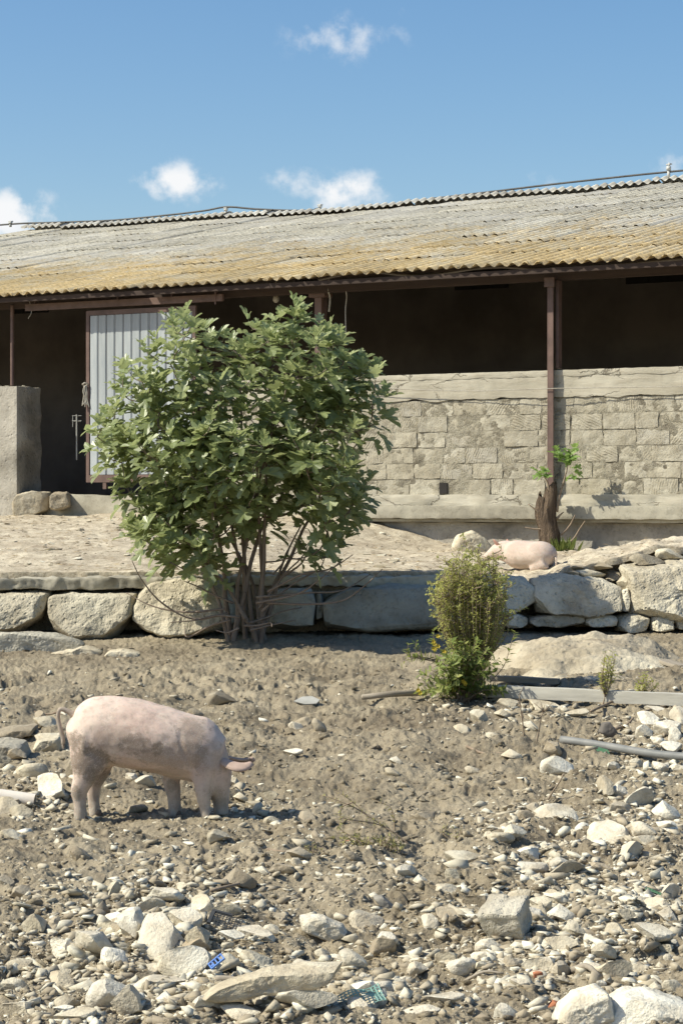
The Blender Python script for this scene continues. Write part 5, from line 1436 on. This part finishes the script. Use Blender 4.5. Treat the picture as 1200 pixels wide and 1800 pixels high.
HAND = [
 (163,1672,68,54,W_),(277,1662,76,70,W_),(228,1656,48,54,W_),(113,1663,46,46,W_),(325,1646,54,48,W_),(324,1704,82,58,W_),(350,1678,42,38,C_),(210,1691,32,22,C_),(230,1710,48,30,G_),(440,1646,78,58,W_),(475,1650,26,26,C_),(448,1694,58,32,C_),(110,1715,44,28,C_),
 (200,1748,80,56,W_),(282,1740,82,36,W_),(224,1765,50,56,W_),(112,1760,30,36,C_),(30,1755,60,36,C_),(145,1772,42,24,G_),(130,1790,68,30,C_),(63,1630,42,38,C_),(95,1632,24,32,G_),(262,1613,52,30,C_),(290,1590,62,30,W_),(362,1616,58,36,C_),(397,1625,52,26,C_),(415,1545,56,46,G_),(460,1543,32,18,C_),(495,1540,44,26,G_),(522,1529,50,24,G_),
 (645,1612,64,32,W_),(672,1652,38,40,G_),(620,1690,44,30,W_),(535,1697,38,26,W_),(561,1707,20,18,W_),(493,1712,42,18,C_),(198,1582,22,28,C_),(180,1557,32,22,G_),(140,1508,28,30,G_),(8,1555,28,38,G_),(37,1580,30,24,G_),
 (500,1768,66,44,W_),(365,1781,74,34,W_),(540,1797,88,26,W_),(420,1792,64,26,W_),(640,1742,62,42,W_),(682,1762,42,28,C_),(614,1757,28,28,C_),(655,1765,26,22,C_),(668,1740,50,34,W_),
 (980,1623,52,40,W_),(951,1622,18,32,C_),(1022,1618,32,28,C_),(1046,1617,26,24,C_),(837,1596,48,40,G_),(910,1577,40,26,C_),(928,1498,40,30,W_),(937,1522,54,26,W_),(990,1515,46,24,W_),(996,1528,56,24,C_),(980,1543,52,20,C_),(1103,1497,38,36,W_),(1135,1490,42,22,C_),(811,1513,60,26,C_),(797,1550,26,22,C_),(1162,1597,66,36,W_),(1172,1562,38,28,W_),(1121,1579,30,18,W_),(985,1668,52,22,C_),(1010,1653,34,36,C_),(945,1691,58,36,W_),(895,1686,50,18,C_),(850,1681,40,24,W_),(813,1692,50,32,W_),(891,1695,38,16,C_),(845,1699,32,20,C_),(983,1701,36,30,W_),(1055,1707,44,20,W_),
 (1145,1661,64,32,W_),(1178,1653,34,20,W_),(1078,1647,42,28,C_),(1105,1642,24,20,W_),(1182,1738,32,20,C_),(1150,1735,26,18,C_),(735,1694,34,24,W_),(710,1715,26,20,W_),(780,1776,60,20,W_),(740,1796,68,20,W_),(700,1735,30,22,C_),
 (979,1356,54,34,W_),(971,1323,32,32,G_),(895,1336,38,22,C_),(978,1445,68,38,W_),(1065,1462,78,42,W_),(1064,1396,22,34,C_),(1091,1397,30,26,W_),(1120,1408,46,36,W_),(1086,1418,42,24,W_),(1165,1428,48,38,W_),(1110,1432,58,16,C_),(1132,1471,44,28,W_),(1170,1463,38,22,W_),(1050,1426,28,26,C_),(986,1415,32,20,C_),(935,1420,24,20,C_),(876,1466,28,26,W_),(882,1484,44,24,C_),(906,1481,38,28,C_),(925,1451,28,20,G_),(860,1468,24,22,C_),
 (695,1350,28,18,W_),(561,1279,20,26,G_),(522,1268,26,14,W_),(514,1318,34,14,W_),(822,1224,32,18,G_),(1105,1301,32,16,W_),(1131,1303,28,26,W_),(1170,1291,44,30,W_),(1196,1270,30,36,W_),(1140,1280,38,20,W_),(1176,1316,34,20,W_),(1160,1346,28,22,W_),(1190,1345,26,24,W_),(1155,1308,24,26,W_),(1185,1300,24,20,W_),(391,1234,46,28,G_),(345,1256,28,16,G_),(1115,1345,24,18,C_),(1075,1350,24,16,W_),
 (60,1370,54,34,C_),(94,1390,52,48,W_),(14,1428,42,30,C_),(40,1438,38,26,C_),(18,1476,38,24,C_),(232,1376,24,24,W_),(256,1381,32,24,W_),(130,1375,26,40,G_),(240,1425,34,20,G_),(30,1340,32,20,G_),(45,1385,26,20,C_),(82,1282,40,22,C_),(48,1290,44,18,C_),(74,1264,28,16,G_),(85,1303,46,28,C_),
 (420,1400,26,18,C_),(445,1408,30,20,C_),(470,1390,34,18,C_),(412,1372,28,16,C_),(480,1445,30,18,C_),(540,1440,34,22,G_),(745,1440,44,26,G_),(830,1352,24,14,C_),(690,1365,26,14,C_),(620,1520,34,18,G_),(705,1378,24,14,C_),(1150,1250,36,20,W_),(1010,1262,44,14,C_),(960,1246,60,18,C_),(890,1240,34,18,C_),(845,1270,36,22,C_),(930,1280,40,18,C_),(870,1300,30,18,C_),(810,1285,26,14,C_),(1065,1290,22,30,G_),(880,1256,30,18,C_),
]
for (px, py, w, h, t) in HAND: put_stone(px, py, w, h, t)

# a few stones with an outline of their own
def ground_stone(pts, depth, mat, label, amp, seed, freq=6.0, lift=0.0, cat='stone', tilt=0.0, name='stone'):
    by = max(py for _, py in pts); cxp = sum(p for p, _ in pts) / len(pts); g = gp(cxp, by - 3); d = g.y
    q = [(P(px, py, d).x - g.x, P(px, py, d).z) for px, py in pts]; z0 = min(z for _, z in q)
    V, f = outline_stone([(a, z - z0) for a, z in q], depth, amp=amp, freq=freq, seed=seed, tilt=tilt)
    me = new_mesh(name, V, f); sharp(me, 38)
    return tag(link(name, me, mat, loc=(g.x, d + depth * .3, float(ground_z(g.x, d)) - .012 + lift)), label, cat)
def squared_block():
    g = gp(893, 1668); V, f = worn_box(.185, .17, .15, (14, 12, 12), .012, .016, 9.0, 4)
    V[:, 2] *= 1 - .12 * (V[:, 0] > 0); V[:, 0] *= 1 + .5 * (V[:, 2] + .05)
    me = new_mesh('stone', V, f); sharp(me, 40); o = link('stone', me, M['squared'], loc=(g.x + .0, g.y + .10, float(ground_z(g.x, g.y)) + .085))
    o.rotation_euler = (R(24), R(-7), R(-27)); tag(o, 'squared grey limestone block resting on pale stones at lower right', 'stone')
squared_block()
ground_stone([(978, 1800), (985, 1775), (1010, 1752), (1050, 1738), (1068, 1748), (1078, 1775), (1070, 1810), (990, 1815)], .22, M['white'], 'big white rock at the bottom edge, left of the corner slab', .012, 62, 9)
ground_stone([(1062, 1810), (1080, 1768), (1105, 1756), (1160, 1762), (1215, 1778), (1230, 1815)], .28, M['white'], 'broad whitish slab of rock in the bottom right corner', .012, 63, 8)
ground_stone([(345, 1792), (380, 1765), (430, 1748), (470, 1738), (530, 1730), (606, 1728), (612, 1738), (580, 1752), (545, 1770), (505, 1776), (462, 1772), (425, 1786), (390, 1800), (352, 1802)], .16, M['cream'], 'long curved pale rock lying across the bottom edge', .010, 64, 9, .01)
ground_stone([(526, 1612), (556, 1612), (600, 1628), (608, 1640), (598, 1656), (570, 1650), (532, 1634)], .14, M['white'], 'long whitish stone with a worn top, above the straw at bottom middle', .009, 65, 11)
ground_stone([(656, 1566), (672, 1564), (694, 1584), (692, 1598), (682, 1598)], .10, M['concrete_grey'], 'flat grey-brown slab tilted in the dirt at lower middle', .003, 66, 11)
ground_stone([(-40, 1342), (-40, 1310), (0, 1304), (36, 1306), (40, 1336), (20, 1344)], .5, M['boulder_grey'], 'dark mossy squared stone at the left edge behind the pig', .018, 67, 5)
ground_stone([(-30, 1302), (10, 1292), (60, 1288), (58, 1300), (20, 1306)], .45, M['brown'], 'flat earth-covered slab on the left edge above the squared stone', .015, 68, 5)
ground_stone([(62, 1314), (66, 1294), (100, 1288), (108, 1296), (106, 1312), (90, 1320)], .4, M['cream'], 'blocky pale stone just left of the pig tail', .015, 69, 6)
ground_stone([(958, 1764), (972, 1752), (986, 1756), (984, 1764), (966, 1768)], .05, M['brick'], 'orange-red brick shard near the bottom edge at right', .003, 70, 16, 0, 'brick shard', 0, 'brick_shard')
ground_stone([(934, 1708), (950, 1706), (956, 1714), (940, 1720)], .05, M['brick'], 'orange brick shard under the squared grey block', .003, 71, 16, 0, 'brick shard', 0, 'brick_shard')
ground_stone([(1052, 1302), (1058, 1286), (1072, 1284), (1090, 1308), (1076, 1312)], .09, M['slate'], 'dark flat shard leaning just above the grey pipe', .003, 72, 12, 0, 'shard', 0, 'clay_shard')

# fill: individual small stones, thick where the photograph shows rubble
CL = [(230, 1690, 190, 100, 3.0), (480, 1770, 160, 40, 2.0), (940, 1650, 120, 70, 2.2), (1100, 1470, 110, 90, 2.6), (1140, 1310, 80, 50, 2.2), (900, 1250, 140, 40, 1.6), (60, 1400, 80, 60, 1.8), (1120, 1650, 90, 100, 1.6), (700, 1700, 160, 90, .9), (420, 1420, 120, 50, .9), (400, 1540, 300, 60, .8), (900, 1450, 100, 60, 1.2), (300, 1240, 300, 50, .5), (1000, 1580, 180, 60, 1.2)]
def density(px, py):
    return .07 + sum(k * math.exp(-(((px - a) / b) ** 2 + ((py - c) / d) ** 2)) for a, c, b, d, k in CL)
NIND = 300 - len(STONES) - 12
r_ = random.Random(99); cnt = 0
while cnt < NIND:
    px, py = r_.uniform(0, 1200), r_.uniform(1200, 1798)
    if r_.random() * 3.2 > density(px, py): continue
    if 110 < px < 430 and 1225 < py < 1450: continue
    if py < 1480 and r_.random() < .6: continue
    g = gp(px, py); w = (.045 + .085 * r_.random() ** 1.7) * F / g.y
    if w < 9: continue
    put_stone(px, py, w, w * r_.uniform(.5, .85), r_.choice([W_, C_, C_, G_])); cnt += 1

# labels that single each stone out: nearest landmark, side and rank
MARKS = [('blue plastic clip', 375, 1722), ('black plastic tray', 385, 1658), ('green netting', 630, 1780), ("pig's hind hooves", 150, 1448), ("pig's front hooves", 335, 1446), ("pig's snout", 400, 1425), ('white pipe', 40, 1405), ('sprawling weed', 650, 1445), ('grey pipe end', 990, 1300), ('squared grey block', 897, 1640), ("shrub's foot", 830, 1215), ('pale beam', 1000, 1215), ('green plastic scrap', 1145, 1568), ('big white bottom rock', 1030, 1770), ('bottom left corner', 20, 1785), ('corner slab', 1150, 1785), ('long curved rock', 480, 1755), ('slanting dry stalk', 976, 1385), ('pair of dry stalks', 930, 1280), ('tilted grey slab', 678, 1582), ('green shard', 1050, 1328), ('red brick shard', 970, 1760), ('left edge midway down', 5, 1560), ('right edge midway down', 1195, 1500)]
ORD = ['nearest', 'second nearest', 'third nearest', 'fourth nearest', 'fifth nearest', 'sixth nearest', 'seventh nearest', 'eighth nearest', 'ninth nearest', 'tenth nearest', 'eleventh nearest', 'twelfth nearest', 'thirteenth nearest', 'fourteenth nearest', 'fifteenth nearest', 'sixteenth nearest', 'seventeenth nearest', 'eighteenth nearest', 'nineteenth nearest', 'twentieth nearest']
buck = {}
for (o, px, py, w, tone) in STONES:
    nm, mx, my = min(MARKS, key=lambda m_: math.hypot(px - m_[1], (py - m_[2]) * 1.3))
    dx, dy = px - mx, (py - my) * 1.3
    side = ('right of' if dx > 0 else 'left of') if abs(dx) > abs(dy) else ('in front of' if dy > 0 else 'behind')
    size = 'large' if w > 56 else 'medium' if w > 32 else 'small'
    tn = {'white': 'whitish', 'cream': 'cream', 'brown': 'earthy brown'}[tone]
    buck.setdefault((nm, side, size, tn), []).append((math.hypot(dx, dy), o))
for (nm, side, size, tn), l in buck.items():
    l.sort(key=lambda e: e[0])
    for i, (_, o) in enumerate(l):
        lab = '%s %s stone %s the %s' % (size, tn, side, nm)
        if len(l) > 1: lab = '%s %s stone %s the %s, %s such stone' % (size, tn, side, nm, ORD[min(i, 19)])
        tag(o, lab, 'stone', 'loose stones strewn over the yard')

# ------------------------------------------------------------------ gravel, clods and straw: uncountable
def scatter(name, n, rmin, rmax, mat, label, cat, seed, dens=True, power=2.2, sink=.35, low=False, flat=.7, floor=0.0):
    r = np.random.RandomState(seed); Vs = []; Fs = []; rn = []; off = 0; k = 0
    octa = (np.array([(1, 0, 0), (-1, 0, 0), (0, 1, 0), (0, -1, 0), (0, 0, 1), (0, 0, -1)], float), [(0, 2, 4), (2, 1, 4), (1, 3, 4), (3, 0, 4), (2, 0, 5), (1, 2, 5), (3, 1, 5), (0, 3, 5)])
    pts = []
    while len(pts) < n:
        px, py = r.uniform(-230, 1430), 1135 + 690 * r.rand() ** .85
        if dens and r.rand() * 2.6 > density(px, py) - floor * .45: continue
        g = gp(px, py); pts.append((g.x, g.y))
    pts = np.array(pts); Z = ground_z(pts[:, 0], pts[:, 1])
    for i in range(n):
        V, f = octa if low else rockV[r.randint(24)]
        s = rmin + (rmax - rmin) * r.rand() ** power
        S = s * np.array([r.uniform(.8, 1.6), r.uniform(.6, 1.1), r.uniform(.4, .95) * (flat / .7)])
        a = r.uniform(0, 6.28); c, sn = math.cos(a), math.sin(a)
        W = V * S; W = np.stack([W[:, 0] * c - W[:, 1] * sn, W[:, 0] * sn + W[:, 1] * c, W[:, 2] + W[:, 0] * r.uniform(-.3, .3)], -1)
        if low: W = W + r.uniform(-.2, .2, W.shape) * s
        Vs.append(W + np.array([pts[i, 0], pts[i, 1], Z[i] + S[2] * (1 - 2 * sink) * .6])); Fs.append(np.array(f) + off); off += len(V); rn += [r.rand()] * len(f)
    me = new_mesh(name, np.concatenate(Vs), np.concatenate(Fs))
    a = me.attributes.new('rnd', 'FLOAT', 'FACE'); a.data.foreach_set('value', np.array(rn, dtype=np.float32))
    o = link(name, me, mat); tag(o, label, cat, kind='stuff'); return o

def pebble_mat():
    m, nt, b, out = material('gravel'); T = NT(nt); a = T.N.new('ShaderNodeAttribute'); a.attribute_name = 'rnd'; r = a.outputs['Fac']
    pos = T.geo().outputs['Position']; n = T.noise(pos, 40, 4, .65)
    col = T.ramp(r, [(0, (.28, .235, .17)), (.3, (.41, .355, .26)), (.6, (.52, .475, .37)), (.85, (.64, .60, .48)), (1, (.74, .71, .60))])
    col = T.mix(T.math('MULTIPLY', T.ramp(n, [(.45, 0), (.7, 1)]), .5), col, (.27, .22, .155))
    T.setin(b.inputs['Base Color'], col); b.inputs['Roughness'].default_value = .95; b.inputs['Specular IOR Level'].default_value = .2
    T.setin(b.inputs['Normal'], T.bump(n, .5, .006)); return m
M['pebble'] = pebble_mat()
scatter('gravel', 10500, .008, .046, M['pebble'], 'broken limestone gravel strewn over the dirt yard', 'gravel', 1, True, 2.6)
scatter('rubble_fill', 1500, .022, .058, M['pebble'], 'mid-sized broken limestone rubble between the larger stones', 'rubble', 5, True, 1.8, .32, False, .8, 1.2)
scatter('grit', 15000, .004, .012, M['pebble'], 'fine stone grit covering the dirt yard', 'grit', 2, True, 1.6, .3, True)
scatter('clods', 9000, .007, .036, M['soil'], 'crumbly grey-brown clods of turned soil', 'soil', 3, False, 2.4, .42, False, .85)

def straw():
    r = random.Random(14); mb = MB()
    spots = [(480, 1715, 110, 24), (600, 1700, 90, 30), (420, 1690, 60, 30), (780, 1620, 120, 50), (250, 1700, 60, 20), (1000, 1540, 120, 50), (560, 1400, 200, 80), (900, 1700, 140, 40), (640, 1660, 120, 40), (330, 1760, 60, 20)]
    V4 = None
    for i in range(2600):
        s = r.choice(spots); px, py = r.gauss(s[0], s[2] * .6), r.gauss(s[1], s[3] * .7)
        if not 1150 < py < 1815: continue
        g = gp(px, py); z = float(base_z(g.x, g.y)); a = r.uniform(0, 6.28); L = r.uniform(.015, .06); d = Vector((math.cos(a), math.sin(a), r.uniform(-.1, .35))) * L
        mb._p = getattr(mb, '_p', []); mb._p.append((g.x, g.y, d, r.random()))
    zz = ground_z(np.array([p[0] for p in mb._p]), np.array([p[1] for p in mb._p]))
    for (x, y, d, t), z in zip(mb._p, zz):
        p = Vector((x, y, z + .006)); w = Vector((-d.y, d.x, 0)).normalized() * .0011; u = Vector((0, 0, .0012))
        mb.add([(p - w)[:], (p + w)[:], (p + d + w * .6)[:], (p + d - w * .6)[:], (p + d * .5 + u)[:]], [(0, 1, 4), (1, 2, 4), (2, 3, 4), (3, 0, 4)], t)
    o = link('straw', mb.mesh('straw'), plain_mat('straw_blade', (.48, .37, .21), (.33, .25, .14), 6, .8)); tag(o, 'dry straw and root fibres littering the dirt', 'straw', kind='stuff')
straw()

# litter of grit and straw on the terrace
def terrace_litter():
    r = random.Random(31); gb = MB(); sb = MB(); pts = []
    while len(pts) < 2600:
        x, y = r.uniform(-5.5, 4.6), r.uniform(TF + .1, 34)
        if (y - B0Y) * CT + ST * x > -.3: continue
        pts.append((x, y))
    A = np.array(pts); zz = terrace_z(A[:, 0], A[:, 1])
    for (x, y), z in zip(pts, zz):
        k = r.random()
        if k < .38:
            V, f = rockV[r.randrange(24)]; q = r.uniform(.008, .03) if r.random() < .93 else r.uniform(.03, .07)
            gb.add(V * np.array([q * 1.2, q, q * .6]) + np.array([x, y, z + q * .15]), f, r.random())
        else:
            a = r.uniform(0, 6.28); L = r.uniform(.03, .13); p = Vector((x, y, z + .006)); d = Vector((math.cos(a), math.sin(a), r.uniform(-.05, .15))) * L; w = Vector((-d.y, d.x, 0)).normalized() * .003
            sb.add([(p - w)[:], (p + w)[:], (p + d + w * .6)[:], (p + d - w * .6)[:], (p + d * .5 + Vector((0, 0, .006)))[:]], [(0, 1, 4), (1, 2, 4), (2, 3, 4), (3, 0, 4)], r.random())
    tag(link('terrace_grit', gb.mesh('terrace_grit'), M['pebble']), 'stone crumbs scattered over the concrete terrace', 'grit', kind='stuff')
    tag(link('terrace_straw', sb.mesh('terrace_straw'), plain_mat('old_straw', (.36, .28, .17), (.22, .165, .10), 6, .9)), 'trodden straw scattered over the concrete terrace', 'straw', kind='stuff')
terrace_litter()

# ================================================================== DEBRIS
def bar(name, a, b, w, h, mat, label, cat, seed=1, amp=.006, roll=0.0, rnd=.008, div=40):
    a, b = Vector(a), Vector(b); d = b - a; L = d.length
    V, f = worn_box(L, w, h, (div, 2, 2), rnd, amp, 5, seed); me = new_mesh(name, V, f); sharp(me, 45)
    o = link(name, me, mat); o.rotation_mode = 'QUATERNION'
    o.rotation_quaternion = d.to_track_quat('X', 'Z') @ Euler((roll, 0, 0)).to_quaternion(); o.location = (a + b) / 2
    return tag(o, label, cat)
ga, gb = gp(856, 1232), gp(1330, 1258)
bar('beam', ga + Vector((0, 0, .085)), gb + Vector((0, -.0, .10)), .11, .10, M['beam_pale'], 'long pale weathered beam lying on the ground at right', 'beam', 3)
ga, gb = gp(862, 1214), gp(985, 1216)
bar('plank', ga + Vector((0, .1, .10)), gb + Vector((0, .1, .08)), .10, .05, M['wood'], 'short grey plank resting behind the left end of the pale beam', 'plank', 4)
ga = gp(1160, 1195); p1 = P(1170, 1157, ga.y + .5)
bar('plank', P(1166, 1162, ga.y + .6), P(1240, 1186, ga.y + .1), .14, .035, M['wood'], 'dark weathered board poking in at the right edge above the beam', 'plank', 5)
ga, gb = gp(636, 1234), gp(748, 1226)
V, f = tube([Vector((0, 0, 0)), (gb - ga) * .5 + Vector((0, 0, .01)), gb - ga], [.022, .026, .024], 10)
tag(link('wooden_pole', new_mesh('wooden_pole', V, f, True), M['wood'], loc=ga + Vector((0, 0, .04))), 'short brown pole lying left of the shrub foot', 'pole')
hp = [(986, 1300), (1030, 1306), (1080, 1314), (1140, 1324), (1200, 1330), (1300, 1338), (1420, 1345)]
hd = gp(1000, 1318).y
q = []
for px, py in hp:
    g = gp(px, py + 16); g.z = P(px, py, g.y).z; q.append(g)
q = spline(q, 5)
V, f = tube([p - q[0] for p in q], .029, 14)
tag(link('pipe', new_mesh('pipe', V, f, True), M['greyhose'], loc=q[0]), 'dark grey plastic pipe reaching in from the right edge', 'pipe')
# white pipe, hollow
def white_pipe():
    d = gp(40, 1418).y; a = P(-150, 1378, d - .05); b = P(62, 1408, d - .1); ax = (b - a); n = 24; R0, R1 = .046, .042
    a2 = a; V = []; x = ax.normalized(); up = Vector((0, 0, 1)); up = (up - x * up.dot(x)).normalized(); s = x.cross(up)
    for p, rr in ((a2, R0), (b, R0), (b, R1), (a2, R1)):
        for k in range(n):
            t = 2 * math.pi * k / n; V.append((p - b + (up * math.cos(t) + s * math.sin(t)) * rr)[:])
    Fc = [(i * n + k, i * n + (k + 1) % n, (i + 1) * n + (k + 1) % n, (i + 1) * n + k) for i in range(3) for k in range(n)]
    me = new_mesh('pipe', V, Fc); sharp(me, 40)
    tag(link('pipe', me, M['whitepvc'], loc=b), 'short white plastic pipe with open end at the left edge', 'pipe')
white_pipe()
# blue clip
def clip():
    g = gp(382, 1734); root_z = float(ground_z(g.x, g.y)); mb = MB(); L, W, t = .07, .03, .006
    mb.box(-L / 2, L / 2, -W / 2, -W / 2 + .005, 0, t * 2); mb.box(-L / 2, L / 2, W / 2 - .005, W / 2, 0, t * 2)
    for k in range(5): 
        x = -L / 2 + k * (L - .006) / 4; mb.box(x, x + .006, -W / 2 + .0052, W / 2 - .0052, .001, t * 2 - .001)
    mb.box(-L / 2 + .007, -L / 2 + .02, -.004, .004, .002, t)
    o = link('plastic_clip', mb.mesh('plastic_clip'), M['blue'], loc=(g.x, g.y - .03, root_z + .055)); o.rotation_euler = (R(48), R(-38), R(10)); tag(o, 'small bright blue plastic clip among the white stones', 'clip')
clip()
def net(name, w, d, nx, ny, r, mat, loc, rot, label, cat, frame=0.0, wave=0.0, drop=0.0, seed=3):
    rr = random.Random(seed); mb = MB()
    pt = lambda i, j: Vector((w * (i / nx - .5), d * (j / ny - .5), wave * math.sin(i * .7 + j * .5)))
    for i in range(nx + 1):
        for j in range(ny):
            if rr.random() > drop: mb.tube([pt(i, j), pt(i, j + 1)], r, 4, False)
    for j in range(ny + 1):
        for i in range(nx):
            if rr.random() > drop: mb.tube([pt(i, j), pt(i + 1, j)], r, 4, False)
    if frame:
        mb.box(-w / 2 - frame * 3, -w / 2 - .001, -d / 2, d / 2, -frame, frame); mb.box(-w / 2 - frame * 3, w * .1, d / 2 + .001, d / 2 + frame * 2, -frame, frame)
    o = link(name, mb.mesh(name), mat, loc=loc); o.rotation_euler = rot; return tag(o, label, cat)
g = gp(395, 1662); net('plastic_tray', .13, .08, 9, 6, .0022, M['blackplastic'], (g.x + .01, g.y - .02, float(ground_z(g.x, g.y)) + .07), (R(30), R(14), R(-8)), 'black plastic lattice tray half buried among white stones', 'tray', .006)
g = gp(628, 1788); net('netting', .20, .11, 13, 8, .0026, M['green'], (g.x, g.y, float(ground_z(g.x, g.y)) + .055), (R(22), R(-12), R(12)), 'faded green plastic netting at the bottom edge', 'netting', 0, .008, .12)
g = gp(1150, 1572); net('plastic_scrap', .09, .03, 6, 2, .004, M['darkgreen'], (g.x, g.y, float(ground_z(g.x, g.y)) + .02), (R(10), R(14), R(-10)), 'green plastic scrap beside a white stone at right', 'scrap', 0, .004, .05)
def shard(name, pts, mat, label, cat, th=.006, lift=.02, rx=-50):
    cx = sum(p for p, _ in pts) / len(pts); cy = sum(p for _, p in pts) / len(pts); g = gp(cx, cy); s = g.y / F
    q = [((px - cx) * s, -(py - cy) * s) for px, py in pts]; n = len(q)
    V = [(a, 0, b) for a, b in q] + [(a, th, b) for a, b in q]; Fc = [tuple(range(n)), tuple(range(2 * n - 1, n - 1, -1))] + [(k, (k + 1) % n, (k + 1) % n + n, k + n) for k in range(n)]
    bm = bmesh.new(); me = new_mesh(name, V, Fc); bm.from_mesh(me); bmesh.ops.recalc_face_normals(bm, faces=bm.faces); bm.to_mesh(me); bm.free()
    o = link(name, me, mat, loc=(g.x, g.y, float(ground_z(g.x, g.y)) + lift)); o.rotation_euler = (R(rx), 0, 0); tag(o, label, cat)
shard('plastic_shard', [(1032, 1322), (1045, 1320), (1068, 1328), (1072, 1342), (1050, 1338), (1036, 1334)], M['darkgreen'], 'torn green plastic shard under the grey pipe', 'shard', .004, .03, -35)
shard('paper_scrap', [(516, 1244), (530, 1232), (548, 1230), (562, 1240), (556, 1250), (536, 1252)], M['scrap'], 'crumpled pale plastic scrap on the dirt above the middle', 'scrap', .01, .03, -55)
shard('plastic_strip', [(326, 1618), (340, 1606), (372, 1596), (376, 1602), (350, 1614), (334, 1626)], M['scrap'], 'pale ribbed plastic strip among the stones at lower left', 'strip', .006, .06, -30)
shard('clay_shard', [(604, 1480), (616, 1476), (620, 1482), (608, 1488)], M['brick'], 'small reddish clay shard in the dirt below the weed', 'shard', .01, .01, -60)
def stick(pts, r, label, mat='wood', lift=.02, name='stick'):
    q = []
    for px, py in pts:
        g = gp(px, py); g.z = float(ground_z(g.x, g.y)) + lift; q.append(g)
    q = spline(q, 4); b = q[0]; m_ = len(q); V, f = tube([p - b for p in q], [r * (1 - .4 * k / m_) for k in range(m_)], 7)
    tag(link(name, new_mesh(name, V, f, True), M[mat], loc=b), label, 'stick')
stick([(815, 1709), (850, 1711), (884, 1714)], .007, 'thin pale stick under the squared grey block', 'wood', .012)
stick([(1005, 1710), (1030, 1717), (1052, 1724)], .016, 'stubby grey stick right of the squared grey block')
stick([(1038, 1262), (1075, 1246), (1105, 1232), (1150, 1240)], .012, 'bent dry branch propped in front of the pale beam', 'twig', .05)
stick([(1105, 1234), (1135, 1240), (1165, 1248)], .010, 'forked dry twig at the right part of the beam', 'twig', .06)
stick([(1130, 1262), (1148, 1256), (1168, 1252)], .011, 'short straight twig below the right part of the beam', 'twig', .04)
stick([(1080, 1292), (1100, 1284), (1112, 1276)], .012, 'curved root piece above the grey pipe', 'twig', .03)
stick([(110, 1264), (85, 1262), (60, 1262)], .010, 'thin dark stick pointing left from behind the pig tail', 'twig', .03)
stick([(370, 1574), (400, 1570), (428, 1562)], .010, 'brown stick on bare soil left of the tilted slab', 'twig', .02)
stick([(470, 1512), (500, 1520), (530, 1514)], .009, 'thin brown root below the pig shadow', 'twig', .015)
stick([(380, 1750), (410, 1752), (440, 1760)], .016, 'broken weathered stick behind the long curved rock', 'wood', .03)
stick([(820, 1322), (850, 1330), (885, 1338)], .012, 'brown root half sunk in dirt left of the dry stalks', 'twig', .015)
